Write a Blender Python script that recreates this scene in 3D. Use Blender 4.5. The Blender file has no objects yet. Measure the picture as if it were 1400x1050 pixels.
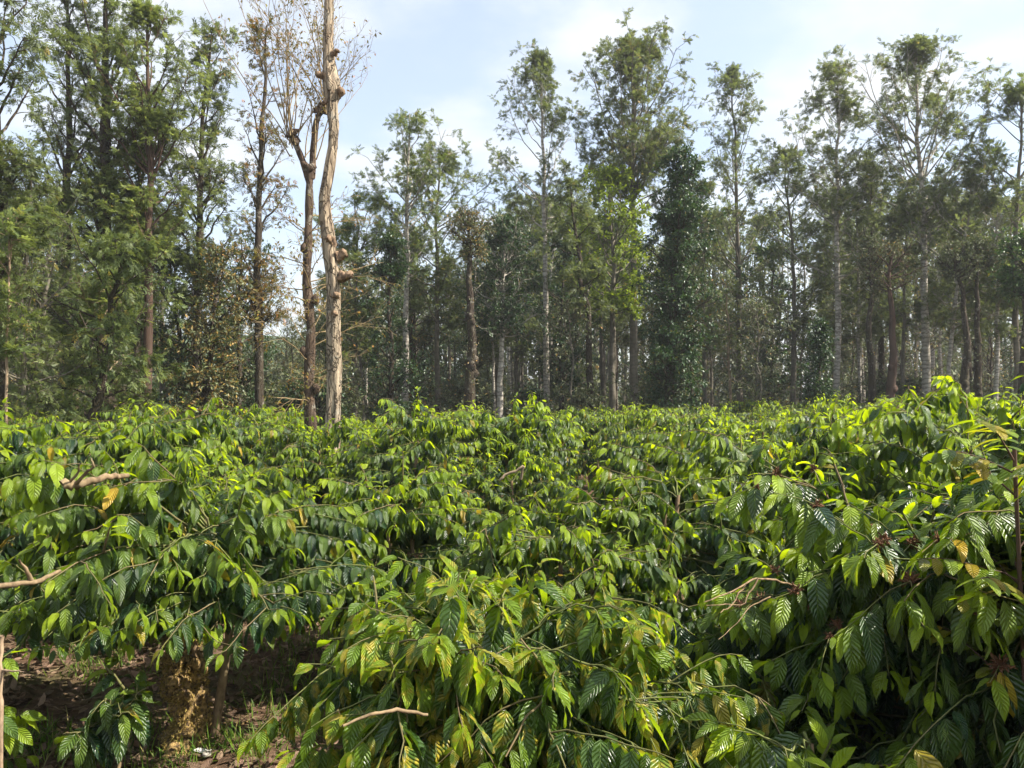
import bpy, math, random
import numpy as np
from mathutils import noise as mnoise, Vector
R = math.radians
PI = math.pi
sc = bpy.context.scene
COL = sc.collection
CAMH = 2.2
F = 1058.0
HOR = 538.0

def PX(px, d): return (px - 700.0) / F * d
def PZ(py, d): return CAMH + (HOR - py) / F * d

# ------------------------------------------------------------------ mesh helpers
def nrm(v):
    return v / np.maximum(np.linalg.norm(v, axis=-1, keepdims=True), 1e-9)

class Acc:
    """collects quads (and optional uv + leafvar colour) for one mesh"""
    def __init__(s): s.V=[]; s.Q=[]; s.UV=[]; s.C=[]; s.M=[]; s.n=0
    def add(s, V, Q, UV=None, C=None, mi=0):
        V = np.asarray(V, np.float32).reshape(-1,3); Q = np.asarray(Q, np.int32).reshape(-1,4)
        s.V.append(V); s.Q.append(Q + s.n)
        s.UV.append(np.zeros((len(V),2),np.float32) if UV is None else np.asarray(UV,np.float32).reshape(-1,2))
        s.C.append(np.zeros((len(V),3),np.float32) if C is None else np.asarray(C,np.float32).reshape(-1,3))
        s.M.append(np.full(len(Q), mi, np.int32))
        s.n += len(V)
    def mesh(s, name, mats, smooth=True):
        V=np.concatenate(s.V); Q=np.concatenate(s.Q); UV=np.concatenate(s.UV); C=np.concatenate(s.C); MI=np.concatenate(s.M)
        me=bpy.data.meshes.new(name)
        me.vertices.add(len(V)); me.vertices.foreach_set('co', V.ravel())
        me.loops.add(Q.size); me.polygons.add(len(Q))
        me.polygons.foreach_set('loop_start', np.arange(0,Q.size,4,dtype=np.int32))
        me.loops.foreach_set('vertex_index', Q.ravel())
        me.polygons.foreach_set('use_smooth', np.full(len(Q), smooth, bool))
        if MI.any(): me.polygons.foreach_set('material_index', MI)
        me.update(calc_edges=True)
        uvl=me.uv_layers.new(name='UVMap'); uvl.data.foreach_set('uv', UV[Q.ravel()].ravel())
        at=me.attributes.new('leafvar','FLOAT_VECTOR','POINT'); at.data.foreach_set('vector', C.ravel())
        for m in (mats if isinstance(mats,(list,tuple)) else [mats]): me.materials.append(m)
        return me

def grid_quads(nu, nv):
    i=np.arange(nu-1)[:,None]*nv; j=np.arange(nv-1)[None,:]
    a=(i+j).ravel()
    return np.stack([a,a+1,a+nv+1,a+nv],1)

def tubes(acc, P, Rr, K=6, mi=0, rough=0.0, rng=None, cvar=(0,0,0)):
    """P (N,M,3) polylines, Rr (N,M) radii"""
    P=np.asarray(P,float); Rr=np.asarray(Rr,float)
    if P.ndim==2: P=P[None]; Rr=Rr[None]
    N,M,_=P.shape
    T=nrm(np.gradient(P,axis=1))
    ref=np.zeros_like(T); ref[...,0]=1.0
    m0=np.abs(nrm(P[:,-1]-P[:,0])[:,0])>0.8
    ref[m0]=np.array([0,1.0,0])
    S=nrm(np.cross(T,ref)); B=np.cross(T,S)
    a=np.linspace(0,2*PI,K,endpoint=False)
    rr=np.repeat(Rr[:,:,None],K,2)
    if rough>0 and rng is not None: rr=rr*(1+rng.normal(0,rough,rr.shape))
    V=P[:,:,None,:]+rr[...,None]*(np.cos(a)[None,None,:,None]*S[:,:,None,:]+np.sin(a)[None,None,:,None]*B[:,:,None,:])
    q=[]
    for k in range(K):
        k2=(k+1)%K
        b=np.arange(M-1)*K
        q.append(np.stack([b+k,b+k2,b+K+k2,b+K+k],1))
    q=np.concatenate(q)
    Q=(q[None]+(np.arange(N)*M*K)[:,None,None]).reshape(-1,4)
    UV=np.zeros((N,M,K,2)); UV[...,0]=a/(2*PI); UV[...,1]=np.linspace(0,1,M)[None,:,None]
    C=np.broadcast_to(np.array(cvar,float),(N,M,K,3))
    acc.add(V,Q,UV,C,mi)

def leaves(acc, p, d, n, L, W, curl, fold, C, nu=5, nv=3, wave=0.0, shape=(0.75,0.85), rng=None, mi=0, petiole=0.06):
    """curved, folded leaf blades; p,d,n (N,3); L,W,curl,fold (N,)"""
    N=len(p); 
    if N==0: return
    d=nrm(d); n=nrm(n-d*np.sum(n*d,1,keepdims=True)); b=np.cross(d,n)
    s=np.linspace(0,1,nu)
    prof=(s**shape[0])*((1-s)**shape[1]); prof=prof/prof.max(); prof[0]=petiole; prof[-1]=0.03
    t=np.linspace(-1,1,nv)
    c=np.where(np.abs(curl)<0.02,0.02,curl)[:,None]
    th=c*s[None]
    along=(np.sin(th)/c)*L[:,None]; down=((1-np.cos(th))/c)*L[:,None]
    mid=p[:,None]+d[:,None]*along[...,None]-n[:,None]*down[...,None]
    nn=n[:,None]*np.cos(th)[...,None]+d[:,None]*np.sin(th)[...,None]
    w=(W[:,None]*0.5*prof[None])[...,None]*t[None,None]
    up=np.abs(w)*fold[:,None,None]
    if wave>0:
        ph=rng.uniform(0,6.28,(N,1,1)); 
        k=9.0
        up=up+ wave*W[:,None,None]*np.abs(t)[None,None]**0.7*np.sin(2*PI*k*(s[None,:,None]-0.22*np.abs(t)[None,None])+0*ph)*(prof[None,:,None])
        up=up+ 0.09*W[:,None,None]*(t[None,None]*np.sin(s[None,:,None]*6+ph))
    V=mid[:,:,None]+b[:,None,None]*w[...,None]+nn[:,:,None]*up[...,None]
    q=grid_quads(nu,nv)
    Q=(q[None]+(np.arange(N)*nu*nv)[:,None,None]).reshape(-1,4)
    UV=np.zeros((N,nu,nv,2)); UV[...,0]=s[None,:,None]; UV[...,1]=(t*0.5+0.5)[None,None,:]
    CC=np.broadcast_to(C[:,None,None,:],(N,nu,nv,3))
    acc.add(V,Q,UV,CC,mi)

def obj(name, me, parent=None, loc=(0,0,0)):
    o=bpy.data.objects.new(name, me); COL.objects.link(o)
    if parent is not None: o.parent=parent
    o.location=loc
    return o
def thing(name, label, cat, loc=(0,0,0), rz=0, group=None, s=1.0):
    o=bpy.data.objects.new(name,None); COL.objects.link(o); o.location=loc; o.rotation_euler=(0,0,rz)
    o.scale=(s,s,s) if not isinstance(s,tuple) else s
    o.empty_display_size=0.2
    tag(o,label,cat,group); return o
def tag(o,label,cat,group=None,kind=None):
    if label: o['label']=label
    if cat: o['category']=cat
    if group: o['group']=group
    if kind: o['kind']=kind
def dup(root, loc, rz, label, group, s=1.0, name=None):
    r=root.copy(); COL.objects.link(r); r.location=loc; r.rotation_euler=(0,0,rz)
    r.scale=(s,s,s) if not isinstance(s,tuple) else s
    r['label']=label
    if group: r['group']=group
    elif 'group' in r: del r['group']
    for ch in [c for c in ALLCH.get(root.name,[])]:
        c=ch.copy(); COL.objects.link(c); c.parent=r
    return r
ALLCH={}
def part(name, me, root):
    o=obj(name,me,root); ALLCH.setdefault(root.name,[]).append(o); return o

# ------------------------------------------------------------------ materials
def newmat(name):
    m=bpy.data.materials.new(name); m.use_nodes=True; nt=m.node_tree
    for n in list(nt.nodes): nt.nodes.remove(n)
    return m, nt, nt.nodes, nt.links
def N_(ns,t,**kw):
    n=ns.new(t)
    for k,v in kw.items(): setattr(n,k,v)
    return n
def mathn(ns,ls,op,a,b=None,c=None):
    n=ns.new('ShaderNodeMath'); n.operation=op
    for i,x in enumerate((a,b,c)):
        if x is None: continue
        if isinstance(x,(int,float)): n.inputs[i].default_value=x
        else: ls.new(x,n.inputs[i])
    return n.outputs[0]
def mixc(ns,ls,f,a,b,bt='MIX'):
    n=ns.new('ShaderNodeMix'); n.data_type='RGBA'; n.blend_type=bt
    for i,x in ((0,f),(6,a),(7,b)):
        if isinstance(x,(int,float)): n.inputs[i].default_value=x
        elif isinstance(x,tuple): n.inputs[i].default_value=(*x[:3],1)
        else: ls.new(x,n.inputs[i])
    return n.outputs[2]
def ramp(ns,ls,f,stops):
    n=ns.new('ShaderNodeValToRGB'); cr=n.color_ramp
    while len(cr.elements)<len(stops): cr.elements.new(0.5)
    for e,(p,c) in zip(cr.elements,stops): e.position=p; e.color=(*c,1)
    ls.new(f,n.inputs[0]); return n.outputs[0]

def leaf_mat(name, deep, young, yellow, tdeep, tyoung, tf=0.4, rough=0.32, veins=True, spec=0.5, mottle=0.0):
    m,nt,ns,ls=newmat(name)
    out=N_(ns,'ShaderNodeOutputMaterial')
    at=N_(ns,'ShaderNodeAttribute',attribute_name='leafvar')
    sep=N_(ns,'ShaderNodeSeparateXYZ'); ls.new(at.outputs['Vector'],sep.inputs[0])
    y,g,yl=sep.outputs
    tcn=N_(ns,'ShaderNodeTexCoord')
    if mottle>0:
        nz=N_(ns,'ShaderNodeTexNoise'); nz.inputs['Scale'].default_value=34; nz.inputs['Detail'].default_value=2; ls.new(tcn.outputs['Object'],nz.inputs['Vector'])
        mo=mathn(ns,ls,'MULTIPLY',mathn(ns,ls,'SUBTRACT',nz.outputs[0],0.47),6.0)
        sel=mathn(ns,ls,'MULTIPLY',mathn(ns,ls,'GREATER_THAN',g,1-mottle),mo)
        n=N_(ns,'ShaderNodeClamp'); ls.new(sel,n.inputs[0]); 
        yl=mathn(ns,ls,'MAXIMUM',yl,mathn(ns,ls,'MULTIPLY',n.outputs[0],0.7))
    col=mixc(ns,ls,y,deep,young); col=mixc(ns,ls,yl,col,yellow)
    tcol=mixc(ns,ls,y,tdeep,tyoung); tcol=mixc(ns,ls,yl,tcol,tuple(min(1,c*1.3) for c in yellow))
    val=mathn(ns,ls,'MULTIPLY_ADD',g,0.7,0.62)
    hs=N_(ns,'ShaderNodeHueSaturation'); ls.new(val,hs.inputs['Value']); ls.new(col,hs.inputs['Color'])
    ls.new(mathn(ns,ls,'MULTIPLY_ADD',g,-0.03,0.515),hs.inputs['Hue'])
    col=hs.outputs[0]
    bs=N_(ns,'ShaderNodeBsdfPrincipled'); bs.inputs['Roughness'].default_value=rough
    bs.inputs['Specular IOR Level'].default_value=spec
    if veins:
        uv=N_(ns,'ShaderNodeUVMap'); uv.uv_map='UVMap'
        su=N_(ns,'ShaderNodeSeparateXYZ'); ls.new(uv.outputs[0],su.inputs[0])
        av=mathn(ns,ls,'ABSOLUTE',mathn(ns,ls,'SUBTRACT',su.outputs[1],0.5))
        ph=mathn(ns,ls,'SUBTRACT',su.outputs[0],mathn(ns,ls,'MULTIPLY',av,0.44))
        nw=N_(ns,'ShaderNodeTexNoise'); nw.inputs['Scale'].default_value=30; nw.inputs['Detail'].default_value=3; ls.new(tcn.outputs['Object'],nw.inputs['Vector'])
        nf=N_(ns,'ShaderNodeTexNoise'); nf.inputs['Scale'].default_value=95; nf.inputs['Detail'].default_value=4; ls.new(tcn.outputs['Object'],nf.inputs['Vector'])
        fr_=mathn(ns,ls,'MULTIPLY_ADD',g,3.0*PI,7.5*PI)
        pw=mathn(ns,ls,'MULTIPLY_ADD',mathn(ns,ls,'SUBTRACT',nw.outputs[0],0.5),0.09,ph)
        ridge=mathn(ns,ls,'POWER',mathn(ns,ls,'ABSOLUTE',mathn(ns,ls,'SINE',mathn(ns,ls,'MULTIPLY',pw,fr_))),0.55)
        blot=N_(ns,'ShaderNodeMapRange'); blot.inputs[1].default_value=0.3; blot.inputs[2].default_value=0.7; blot.inputs[3].default_value=0.68; blot.inputs[4].default_value=1.3; ls.new(nw.outputs[0],blot.inputs[0])
        hb=N_(ns,'ShaderNodeHueSaturation'); ls.new(blot.outputs[0],hb.inputs['Value']); ls.new(col,hb.inputs['Color']); col=hb.outputs[0]
        spt=N_(ns,'ShaderNodeMapRange'); spt.inputs[1].default_value=0.68; spt.inputs[2].default_value=0.73; spt.inputs[4].default_value=0.8; ls.new(nf.outputs[0],spt.inputs[0])
        col=mixc(ns,ls,spt.outputs[0],col,(0.16,0.10,0.03))
        rg=N_(ns,'ShaderNodeMapRange'); rg.inputs[1].default_value=0.3; rg.inputs[2].default_value=0.7; rg.inputs[3].default_value=rough-0.09; rg.inputs[4].default_value=rough+0.2; ls.new(nw.outputs[0],rg.inputs[0]); ls.new(rg.outputs[0],bs.inputs['Roughness'])
        mid=N_(ns,'ShaderNodeMapRange'); mid.inputs[1].default_value=0.0; mid.inputs[2].default_value=0.05; ls.new(av,mid.inputs[0])
        h=mathn(ns,ls,'MULTIPLY',ridge,mid.outputs[0])
        bp=N_(ns,'ShaderNodeBump'); bp.inputs['Strength'].default_value=1.0; bp.inputs['Distance'].default_value=0.0065
        ls.new(h,bp.inputs['Height']); ls.new(bp.outputs[0],bs.inputs['Normal'])
        vein=mathn(ns,ls,'SUBTRACT',1.0,h)
        vf=mathn(ns,ls,'MULTIPLY',mathn(ns,ls,'POWER',vein,4.0),0.35)
        col=mixc(ns,ls,vf,col,tuple(min(1,c*1.6+0.02) for c in young))
    ls.new(col,bs.inputs['Base Color'])
    tr=N_(ns,'ShaderNodeBsdfTranslucent')
    hs2=N_(ns,'ShaderNodeHueSaturation'); ls.new(val,hs2.inputs['Value']); ls.new(tcol,hs2.inputs['Color']); ls.new(hs2.outputs[0],tr.inputs[0])
    mx=N_(ns,'ShaderNodeMixShader'); ls.new(mathn(ns,ls,'MULTIPLY_ADD',y,0.24,tf-0.14),mx.inputs[0])
    ls.new(bs.outputs[0],mx.inputs[1]); ls.new(tr.outputs[0],mx.inputs[2]); ls.new(mx.outputs[0],out.inputs[0])
    return m

def bark_mat(name, c1, c2, c3=None, band=0.0, sc_=6.0, stretch=0.25, bump=0.6, dist=0.02, moss=None, crack=0.0):
    m,nt,ns,ls=newmat(name)
    out=N_(ns,'ShaderNodeOutputMaterial'); bs=N_(ns,'ShaderNodeBsdfPrincipled'); bs.inputs['Roughness'].default_value=0.9
    bs.inputs['Specular IOR Level'].default_value=0.15
    tc=N_(ns,'ShaderNodeTexCoord'); mp=N_(ns,'ShaderNodeMapping'); ls.new(tc.outputs['Object'],mp.inputs[0]); mp.inputs['Scale'].default_value=(1,1,stretch)
    n1=N_(ns,'ShaderNodeTexNoise'); n1.inputs['Scale'].default_value=sc_; n1.inputs['Detail'].default_value=8; n1.inputs['Roughness'].default_value=0.65; ls.new(mp.outputs[0],n1.inputs['Vector'])
    n2=N_(ns,'ShaderNodeTexNoise'); n2.inputs['Scale'].default_value=1.3; n2.inputs['Detail'].default_value=4; ls.new(tc.outputs['Object'],n2.inputs['Vector'])
    col=ramp(ns,ls,n1.outputs[0],[(0.36,c2),(0.60,c1)])
    f2=N_(ns,'ShaderNodeMapRange'); f2.inputs[1].default_value=0.45; f2.inputs[2].default_value=0.62; ls.new(n2.outputs[0],f2.inputs[0])
    if c3: col=mixc(ns,ls,f2.outputs[0],col,c3)
    h=n1.outputs[0]
    if crack>0:
        mp2=N_(ns,'ShaderNodeMapping'); mp2.inputs['Scale'].default_value=(1,1,0.16)
        wn=N_(ns,'ShaderNodeTexNoise'); wn.inputs['Scale'].default_value=5; wn.inputs['Detail'].default_value=4; ls.new(tc.outputs['Object'],wn.inputs['Vector'])
        vm=N_(ns,'ShaderNodeVectorMath'); vm.operation='MULTIPLY_ADD'; ls.new(wn.outputs['Color'],vm.inputs[0]); vm.inputs[1].default_value=(0.16,0.16,0.5); ls.new(tc.outputs['Object'],vm.inputs[2]); ls.new(vm.outputs[0],mp2.inputs[0])
        vo=N_(ns,'ShaderNodeTexVoronoi'); vo.feature='DISTANCE_TO_EDGE'; vo.inputs['Scale'].default_value=crack; ls.new(mp2.outputs[0],vo.inputs['Vector'])
        ck=N_(ns,'ShaderNodeMapRange'); ck.inputs[1].default_value=0.0; ck.inputs[2].default_value=0.09; ls.new(vo.outputs['Distance'],ck.inputs[0])
        col=mixc(ns,ls,mathn(ns,ls,'MULTIPLY',mathn(ns,ls,'SUBTRACT',1.0,ck.outputs[0]),0.5),col,tuple(c*0.45 for c in c2))
        h=mathn(ns,ls,'ADD',h,ck.outputs[0])
        li=N_(ns,'ShaderNodeTexNoise'); li.inputs['Scale'].default_value=4.5; li.inputs['Detail'].default_value=9; li.inputs['Roughness'].default_value=0.75; ls.new(tc.outputs['Object'],li.inputs['Vector'])
        lf=N_(ns,'ShaderNodeMapRange'); lf.inputs[1].default_value=0.56; lf.inputs[2].default_value=0.62; lf.inputs[4].default_value=0.6; ls.new(li.outputs[0],lf.inputs[0])
        col=mixc(ns,ls,lf.outputs[0],col,(0.33,0.31,0.25))
    if band>0:
        wv=N_(ns,'ShaderNodeTexWave'); wv.bands_direction='Z'; wv.inputs['Scale'].default_value=1.6; wv.inputs['Distortion'].default_value=6; wv.inputs['Detail'].default_value=4; wv.inputs['Detail Scale'].default_value=2.5
        ls.new(tc.outputs['Object'],wv.inputs['Vector'])
        wf=N_(ns,'ShaderNodeMapRange'); wf.inputs[1].default_value=0.6; wf.inputs[2].default_value=0.9; wf.inputs[4].default_value=band; ls.new(wv.outputs['Fac'],wf.inputs[0])
        col=mixc(ns,ls,wf.outputs[0],col,c2)
    if moss:
        n3=N_(ns,'ShaderNodeTexNoise'); n3.inputs['Scale'].default_value=38; n3.inputs['Detail'].default_value=6; ls.new(tc.outputs['Object'],n3.inputs['Vector'])
        f3=N_(ns,'ShaderNodeMapRange'); f3.inputs[1].default_value=0.40; f3.inputs[2].default_value=0.70; ls.new(n3.outputs[0],f3.inputs[0])
        col=mixc(ns,ls,f3.outputs[0],col,moss)
    bp=N_(ns,'ShaderNodeBump'); bp.inputs['Strength'].default_value=bump; bp.inputs['Distance'].default_value=dist
    ls.new(h,bp.inputs['Height']); ls.new(bp.outputs[0],bs.inputs['Normal']); ls.new(col,bs.inputs['Base Color']); ls.new(bs.outputs[0],out.inputs[0])
    return m

M={}
M['coffee']=leaf_mat('coffee_leaf',(0.010,0.043,0.015),(0.27,0.39,0.014),(0.45,0.30,0.02),(0.05,0.15,0.004),(0.60,0.76,0.006),tf=0.36,rough=0.31,spec=0.7)
M['coffee_mott']=leaf_mat('coffee_leaf_mottled',(0.032,0.075,0.014),(0.19,0.30,0.013),(0.42,0.34,0.03),(0.13,0.25,0.008),(0.42,0.58,0.008),tf=0.38,rough=0.32,spec=0.65,mottle=0.42)
M['oak']=leaf_mat('silver_oak_leaf',(0.070,0.098,0.040),(0.16,0.20,0.065),(0.30,0.23,0.06),(0.15,0.19,0.05),(0.30,0.36,0.08),tf=0.45,rough=0.5,veins=False,spec=0.4)
M['oak_green']=leaf_mat('sunlit_feathery_leaf',(0.074,0.112,0.038),(0.18,0.225,0.065),(0.30,0.24,0.05),(0.17,0.23,0.045),(0.34,0.40,0.08),tf=0.46,rough=0.5,veins=False,spec=0.35)  # brighter green than oak: sunlight on the crowns put into the leaf colour
M['dark']=leaf_mat('dark_glossy_leaf',(0.020,0.050,0.020),(0.06,0.12,0.03),(0.2,0.16,0.02),(0.03,0.08,0.01),(0.10,0.2,0.02),tf=0.25,rough=0.4,veins=False)
M['dry']=leaf_mat('dry_yellow_leaf',(0.13,0.12,0.04),(0.20,0.19,0.05),(0.34,0.17,0.04),(0.2,0.17,0.04),(0.32,0.28,0.05),tf=0.4,rough=0.6,veins=False,spec=0.2)
M['lime']=leaf_mat('lime_green_leaf',(0.13,0.19,0.025),(0.22,0.28,0.03),(0.40,0.33,0.03),(0.24,0.34,0.02),(0.38,0.48,0.025),tf=0.5,rough=0.5,veins=False,spec=0.3)
M['under']=leaf_mat('undergrowth_leaf',(0.09,0.11,0.05),(0.17,0.19,0.075),(0.36,0.22,0.05),(0.08,0.11,0.03),(0.15,0.2,0.04),tf=0.3,rough=0.5,veins=False,spec=0.4)
M['bark_pale']=bark_mat('pale_oak_bark',(0.55,0.51,0.44),(0.16,0.14,0.115),(0.36,0.33,0.27),band=0.7,sc_=5,stretch=1.5)
M['bark_grey']=bark_mat('grey_bark',(0.20,0.175,0.14),(0.07,0.06,0.045),(0.13,0.12,0.085),band=0.3,sc_=6)
M['bark_dark']=bark_mat('dark_bark',(0.085,0.065,0.048),(0.028,0.021,0.016),(0.06,0.05,0.03),sc_=7,crack=8,bump=0.9)
M['bark_red']=bark_mat('reddish_bark',(0.115,0.07,0.05),(0.04,0.026,0.018),(0.08,0.055,0.04),sc_=7)
M['bark_bare']=bark_mat('weathered_bare_wood',(0.50,0.40,0.28),(0.14,0.10,0.07),(0.33,0.27,0.19),sc_=15,stretch=0.16,bump=1.0,dist=0.05,crack=13)
M['knot']=bark_mat('dark_knot_wood',(0.34,0.235,0.15),(0.07,0.045,0.03),None,sc_=14,stretch=0.8,bump=1.0,dist=0.03)
M['twig']=bark_mat('coffee_bark',(0.27,0.19,0.11),(0.10,0.065,0.04),(0.18,0.15,0.08),sc_=25,stretch=0.4,bump=0.5,dist=0.004)
M['twig_green']=bark_mat('green_twig',(0.14,0.16,0.05),(0.08,0.08,0.03),(0.15,0.11,0.06),sc_=18,stretch=0.5,bump=0.2,dist=0.002)
M['pale_wood']=bark_mat('pale_dead_wood',(0.42,0.31,0.20),(0.15,0.10,0.065),(0.28,0.21,0.14),sc_=22,stretch=0.4,bump=0.7,dist=0.006)
M['moss']=bark_mat('mossy_bark',(0.11,0.075,0.045),(0.03,0.022,0.015),None,sc_=20,stretch=0.5,bump=1.0,dist=0.03,moss=(0.46,0.31,0.12))
M['blossom']=bark_mat('withered_blossom',(0.20,0.10,0.055),(0.07,0.035,0.02),None,sc_=60,stretch=1,bump=0.3,dist=0.003)
M['litter']=leaf_mat('dead_leaf',(0.15,0.098,0.065),(0.42,0.29,0.195),(0.38,0.27,0.17),(0.10,0.05,0.02),(0.2,0.1,0.05),tf=0.15,rough=0.75,spec=0.15)
M['moss_tuft']=leaf_mat('moss_tuft',(0.17,0.125,0.04),(0.34,0.255,0.08),(0.40,0.30,0.10),(0.2,0.15,0.03),(0.4,0.3,0.06),tf=0.3,rough=0.8,veins=False,spec=0.1)
M['grass']=leaf_mat('grass_blade',(0.06,0.13,0.015),(0.16,0.26,0.03),(0.32,0.27,0.10),(0.10,0.20,0.01),(0.25,0.38,0.02),tf=0.4,rough=0.55,veins=False,spec=0.25)

# ground
def ground_mat():
    m,nt,ns,ls=newmat('plantation_soil')
    out=N_(ns,'ShaderNodeOutputMaterial'); bs=N_(ns,'ShaderNodeBsdfPrincipled'); bs.inputs['Roughness'].default_value=0.95; bs.inputs['Specular IOR Level'].default_value=0.1
    tc=N_(ns,'ShaderNodeTexCoord')
    n1=N_(ns,'ShaderNodeTexNoise'); n1.inputs['Scale'].default_value=14; n1.inputs['Detail'].default_value=9; n1.inputs['Roughness'].default_value=0.7; ls.new(tc.outputs['Object'],n1.inputs['Vector'])
    n2=N_(ns,'ShaderNodeTexNoise'); n2.inputs['Scale'].default_value=1.1; n2.inputs['Detail'].default_value=5; ls.new(tc.outputs['Object'],n2.inputs['Vector'])
    c=ramp(ns,ls,n1.outputs[0],[(0.3,(0.045,0.029,0.019)),(0.5,(0.11,0.068,0.042)),(0.7,(0.21,0.135,0.085))])
    f=N_(ns,'ShaderNodeMapRange'); f.inputs[1].default_value=0.5; f.inputs[2].default_value=0.62; ls.new(n2.outputs[0],f.inputs[0])
    c=mixc(ns,ls,mathn(ns,ls,'MULTIPLY',f.outputs[0],0.5),c,(0.05,0.07,0.02))
    bp=N_(ns,'ShaderNodeBump'); bp.inputs['Strength'].default_value=1; bp.inputs['Distance'].default_value=0.03
    ls.new(n1.outputs[0],bp.inputs['Height']); ls.new(bp.outputs[0],bs.inputs['Normal']); ls.new(c,bs.inputs['Base Color']); ls.new(bs.outputs[0],out.inputs[0])
    return m
M['soil']=ground_mat()
def hill_mat():
    m,nt,ns,ls=newmat('wooded_hill')
    out=N_(ns,'ShaderNodeOutputMaterial'); bs=N_(ns,'ShaderNodeBsdfPrincipled'); bs.inputs['Roughness'].default_value=0.95; bs.inputs['Specular IOR Level'].default_value=0.05
    tc=N_(ns,'ShaderNodeTexCoord')
    n1=N_(ns,'ShaderNodeTexNoise'); n1.inputs['Scale'].default_value=0.12; n1.inputs['Detail'].default_value=8; n1.inputs['Roughness'].default_value=0.7; ls.new(tc.outputs['Object'],n1.inputs['Vector'])
    c=ramp(ns,ls,n1.outputs[0],[(0.35,(0.02,0.04,0.015)),(0.65,(0.07,0.11,0.03))])
    ls.new(c,bs.inputs['Base Color']); ls.new(bs.outputs[0],out.inputs[0]); return m
M['hill']=hill_mat()

def gh(x,y):
    """ground height, gentle undulation"""
    x=np.asarray(x,float); y=np.asarray(y,float)
    return 0.04*np.sin(x*1.3+0.5)*np.cos(y*1.1)+0.02*np.sin(x*3.7+y*2.9)

def sheet():
    t=np.linspace(-1,1,241); f=lambda t:(np.sign(t)*(np.abs(t)**3.0)*395+t*9)
    X,Y=np.meshgrid(f(t),f(t)+4,indexing='ij'); Z=gh(X,Y)
    V=np.stack([X,Y,Z],-1); a=Acc(); a.add(V,grid_quads(241,241)[:,::-1]); return a.mesh('ground',M['soil'])
g=obj('ground',sheet()); tag(g,None,None,kind='structure')

def hill():
    nx,ny=90,30
    x=np.linspace(-330,150,nx); y=np.linspace(170,385,ny)
    X,Y=np.meshgrid(x,y,indexing='ij'); rng=np.random.default_rng(3)
    Z=26*np.exp(-((X+110)/110)**2)*np.exp(-((Y-300)/70)**2)+rng.normal(0,1.0,X.shape)-1.5
    a=Acc(); a.add(np.stack([X,Y,Z],-1),grid_quads(nx,ny)[:,::-1]); return a.mesh('hill',M['hill'])
h=obj('hill',hill()); tag(h,None,None,kind='structure')

# ------------------------------------------------------------------ polylines
def children(rng, P, Rr, n, t0, t1, ang, length, upbias, droop, M_=6, jitter=0.06, flat=0.0):
    """grow n side branches on each polyline of P (N,M,3). returns (N*n, M_, 3) and start radii, and parent t"""
    N,M,_=P.shape
    t=rng.uniform(t0,t1,(N,n)); f=t*(M-1); i=np.minimum(f.astype(int),M-2); fr=(f-i)[...,None]
    idx=np.arange(N)[:,None]
    base=P[idx,i]*(1-fr)+P[idx,i+1]*fr
    T=nrm(P[idx,i+1]-P[idx,i])
    rad=Rr[idx,i]*(1-fr[...,0])+Rr[idx,i+1]*fr[...,0]
    v=rng.normal(0,1,(N,n,3)); v[...,2]*=(1-flat)
    side=nrm(v-T*np.sum(v*T,-1,keepdims=True))
    a=R(ang)*rng.uniform(0.75,1.25,(N,n,1))
    d=T*np.cos(a)+side*np.sin(a); d[...,2]+=upbias; d=nrm(d)
    Ln=length*rng.uniform(0.65,1.2,(N,n)) if np.isscalar(length) else length*rng.uniform(0.7,1.2,(N,n))
    s=np.linspace(0,1,M_)
    c=base[:,:,None]+d[:,:,None]*(s[:,None]*Ln[:,:,None,None])
    c[...,2]-=droop*(s**2)[None,None]*Ln[...,None]
    w=np.cumsum(rng.normal(0,1,c.shape),axis=2)*jitter*Ln[...,None,None]/M_**0.5; w-=w[:,:,:1]
    c=c+w
    return c.reshape(-1,M_,3), rad.reshape(-1), t.reshape(-1), Ln.reshape(-1)

def interp(P,t):
    N,M,_=P.shape; f=t*(M-1); i=np.minimum(f.astype(int),M-2); fr=(f-i)[...,None]; idx=np.arange(N)[:,None]
    return P[idx,i]*(1-fr)+P[idx,i+1]*fr, nrm(P[idx,i+1]-P[idx,i])

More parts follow.
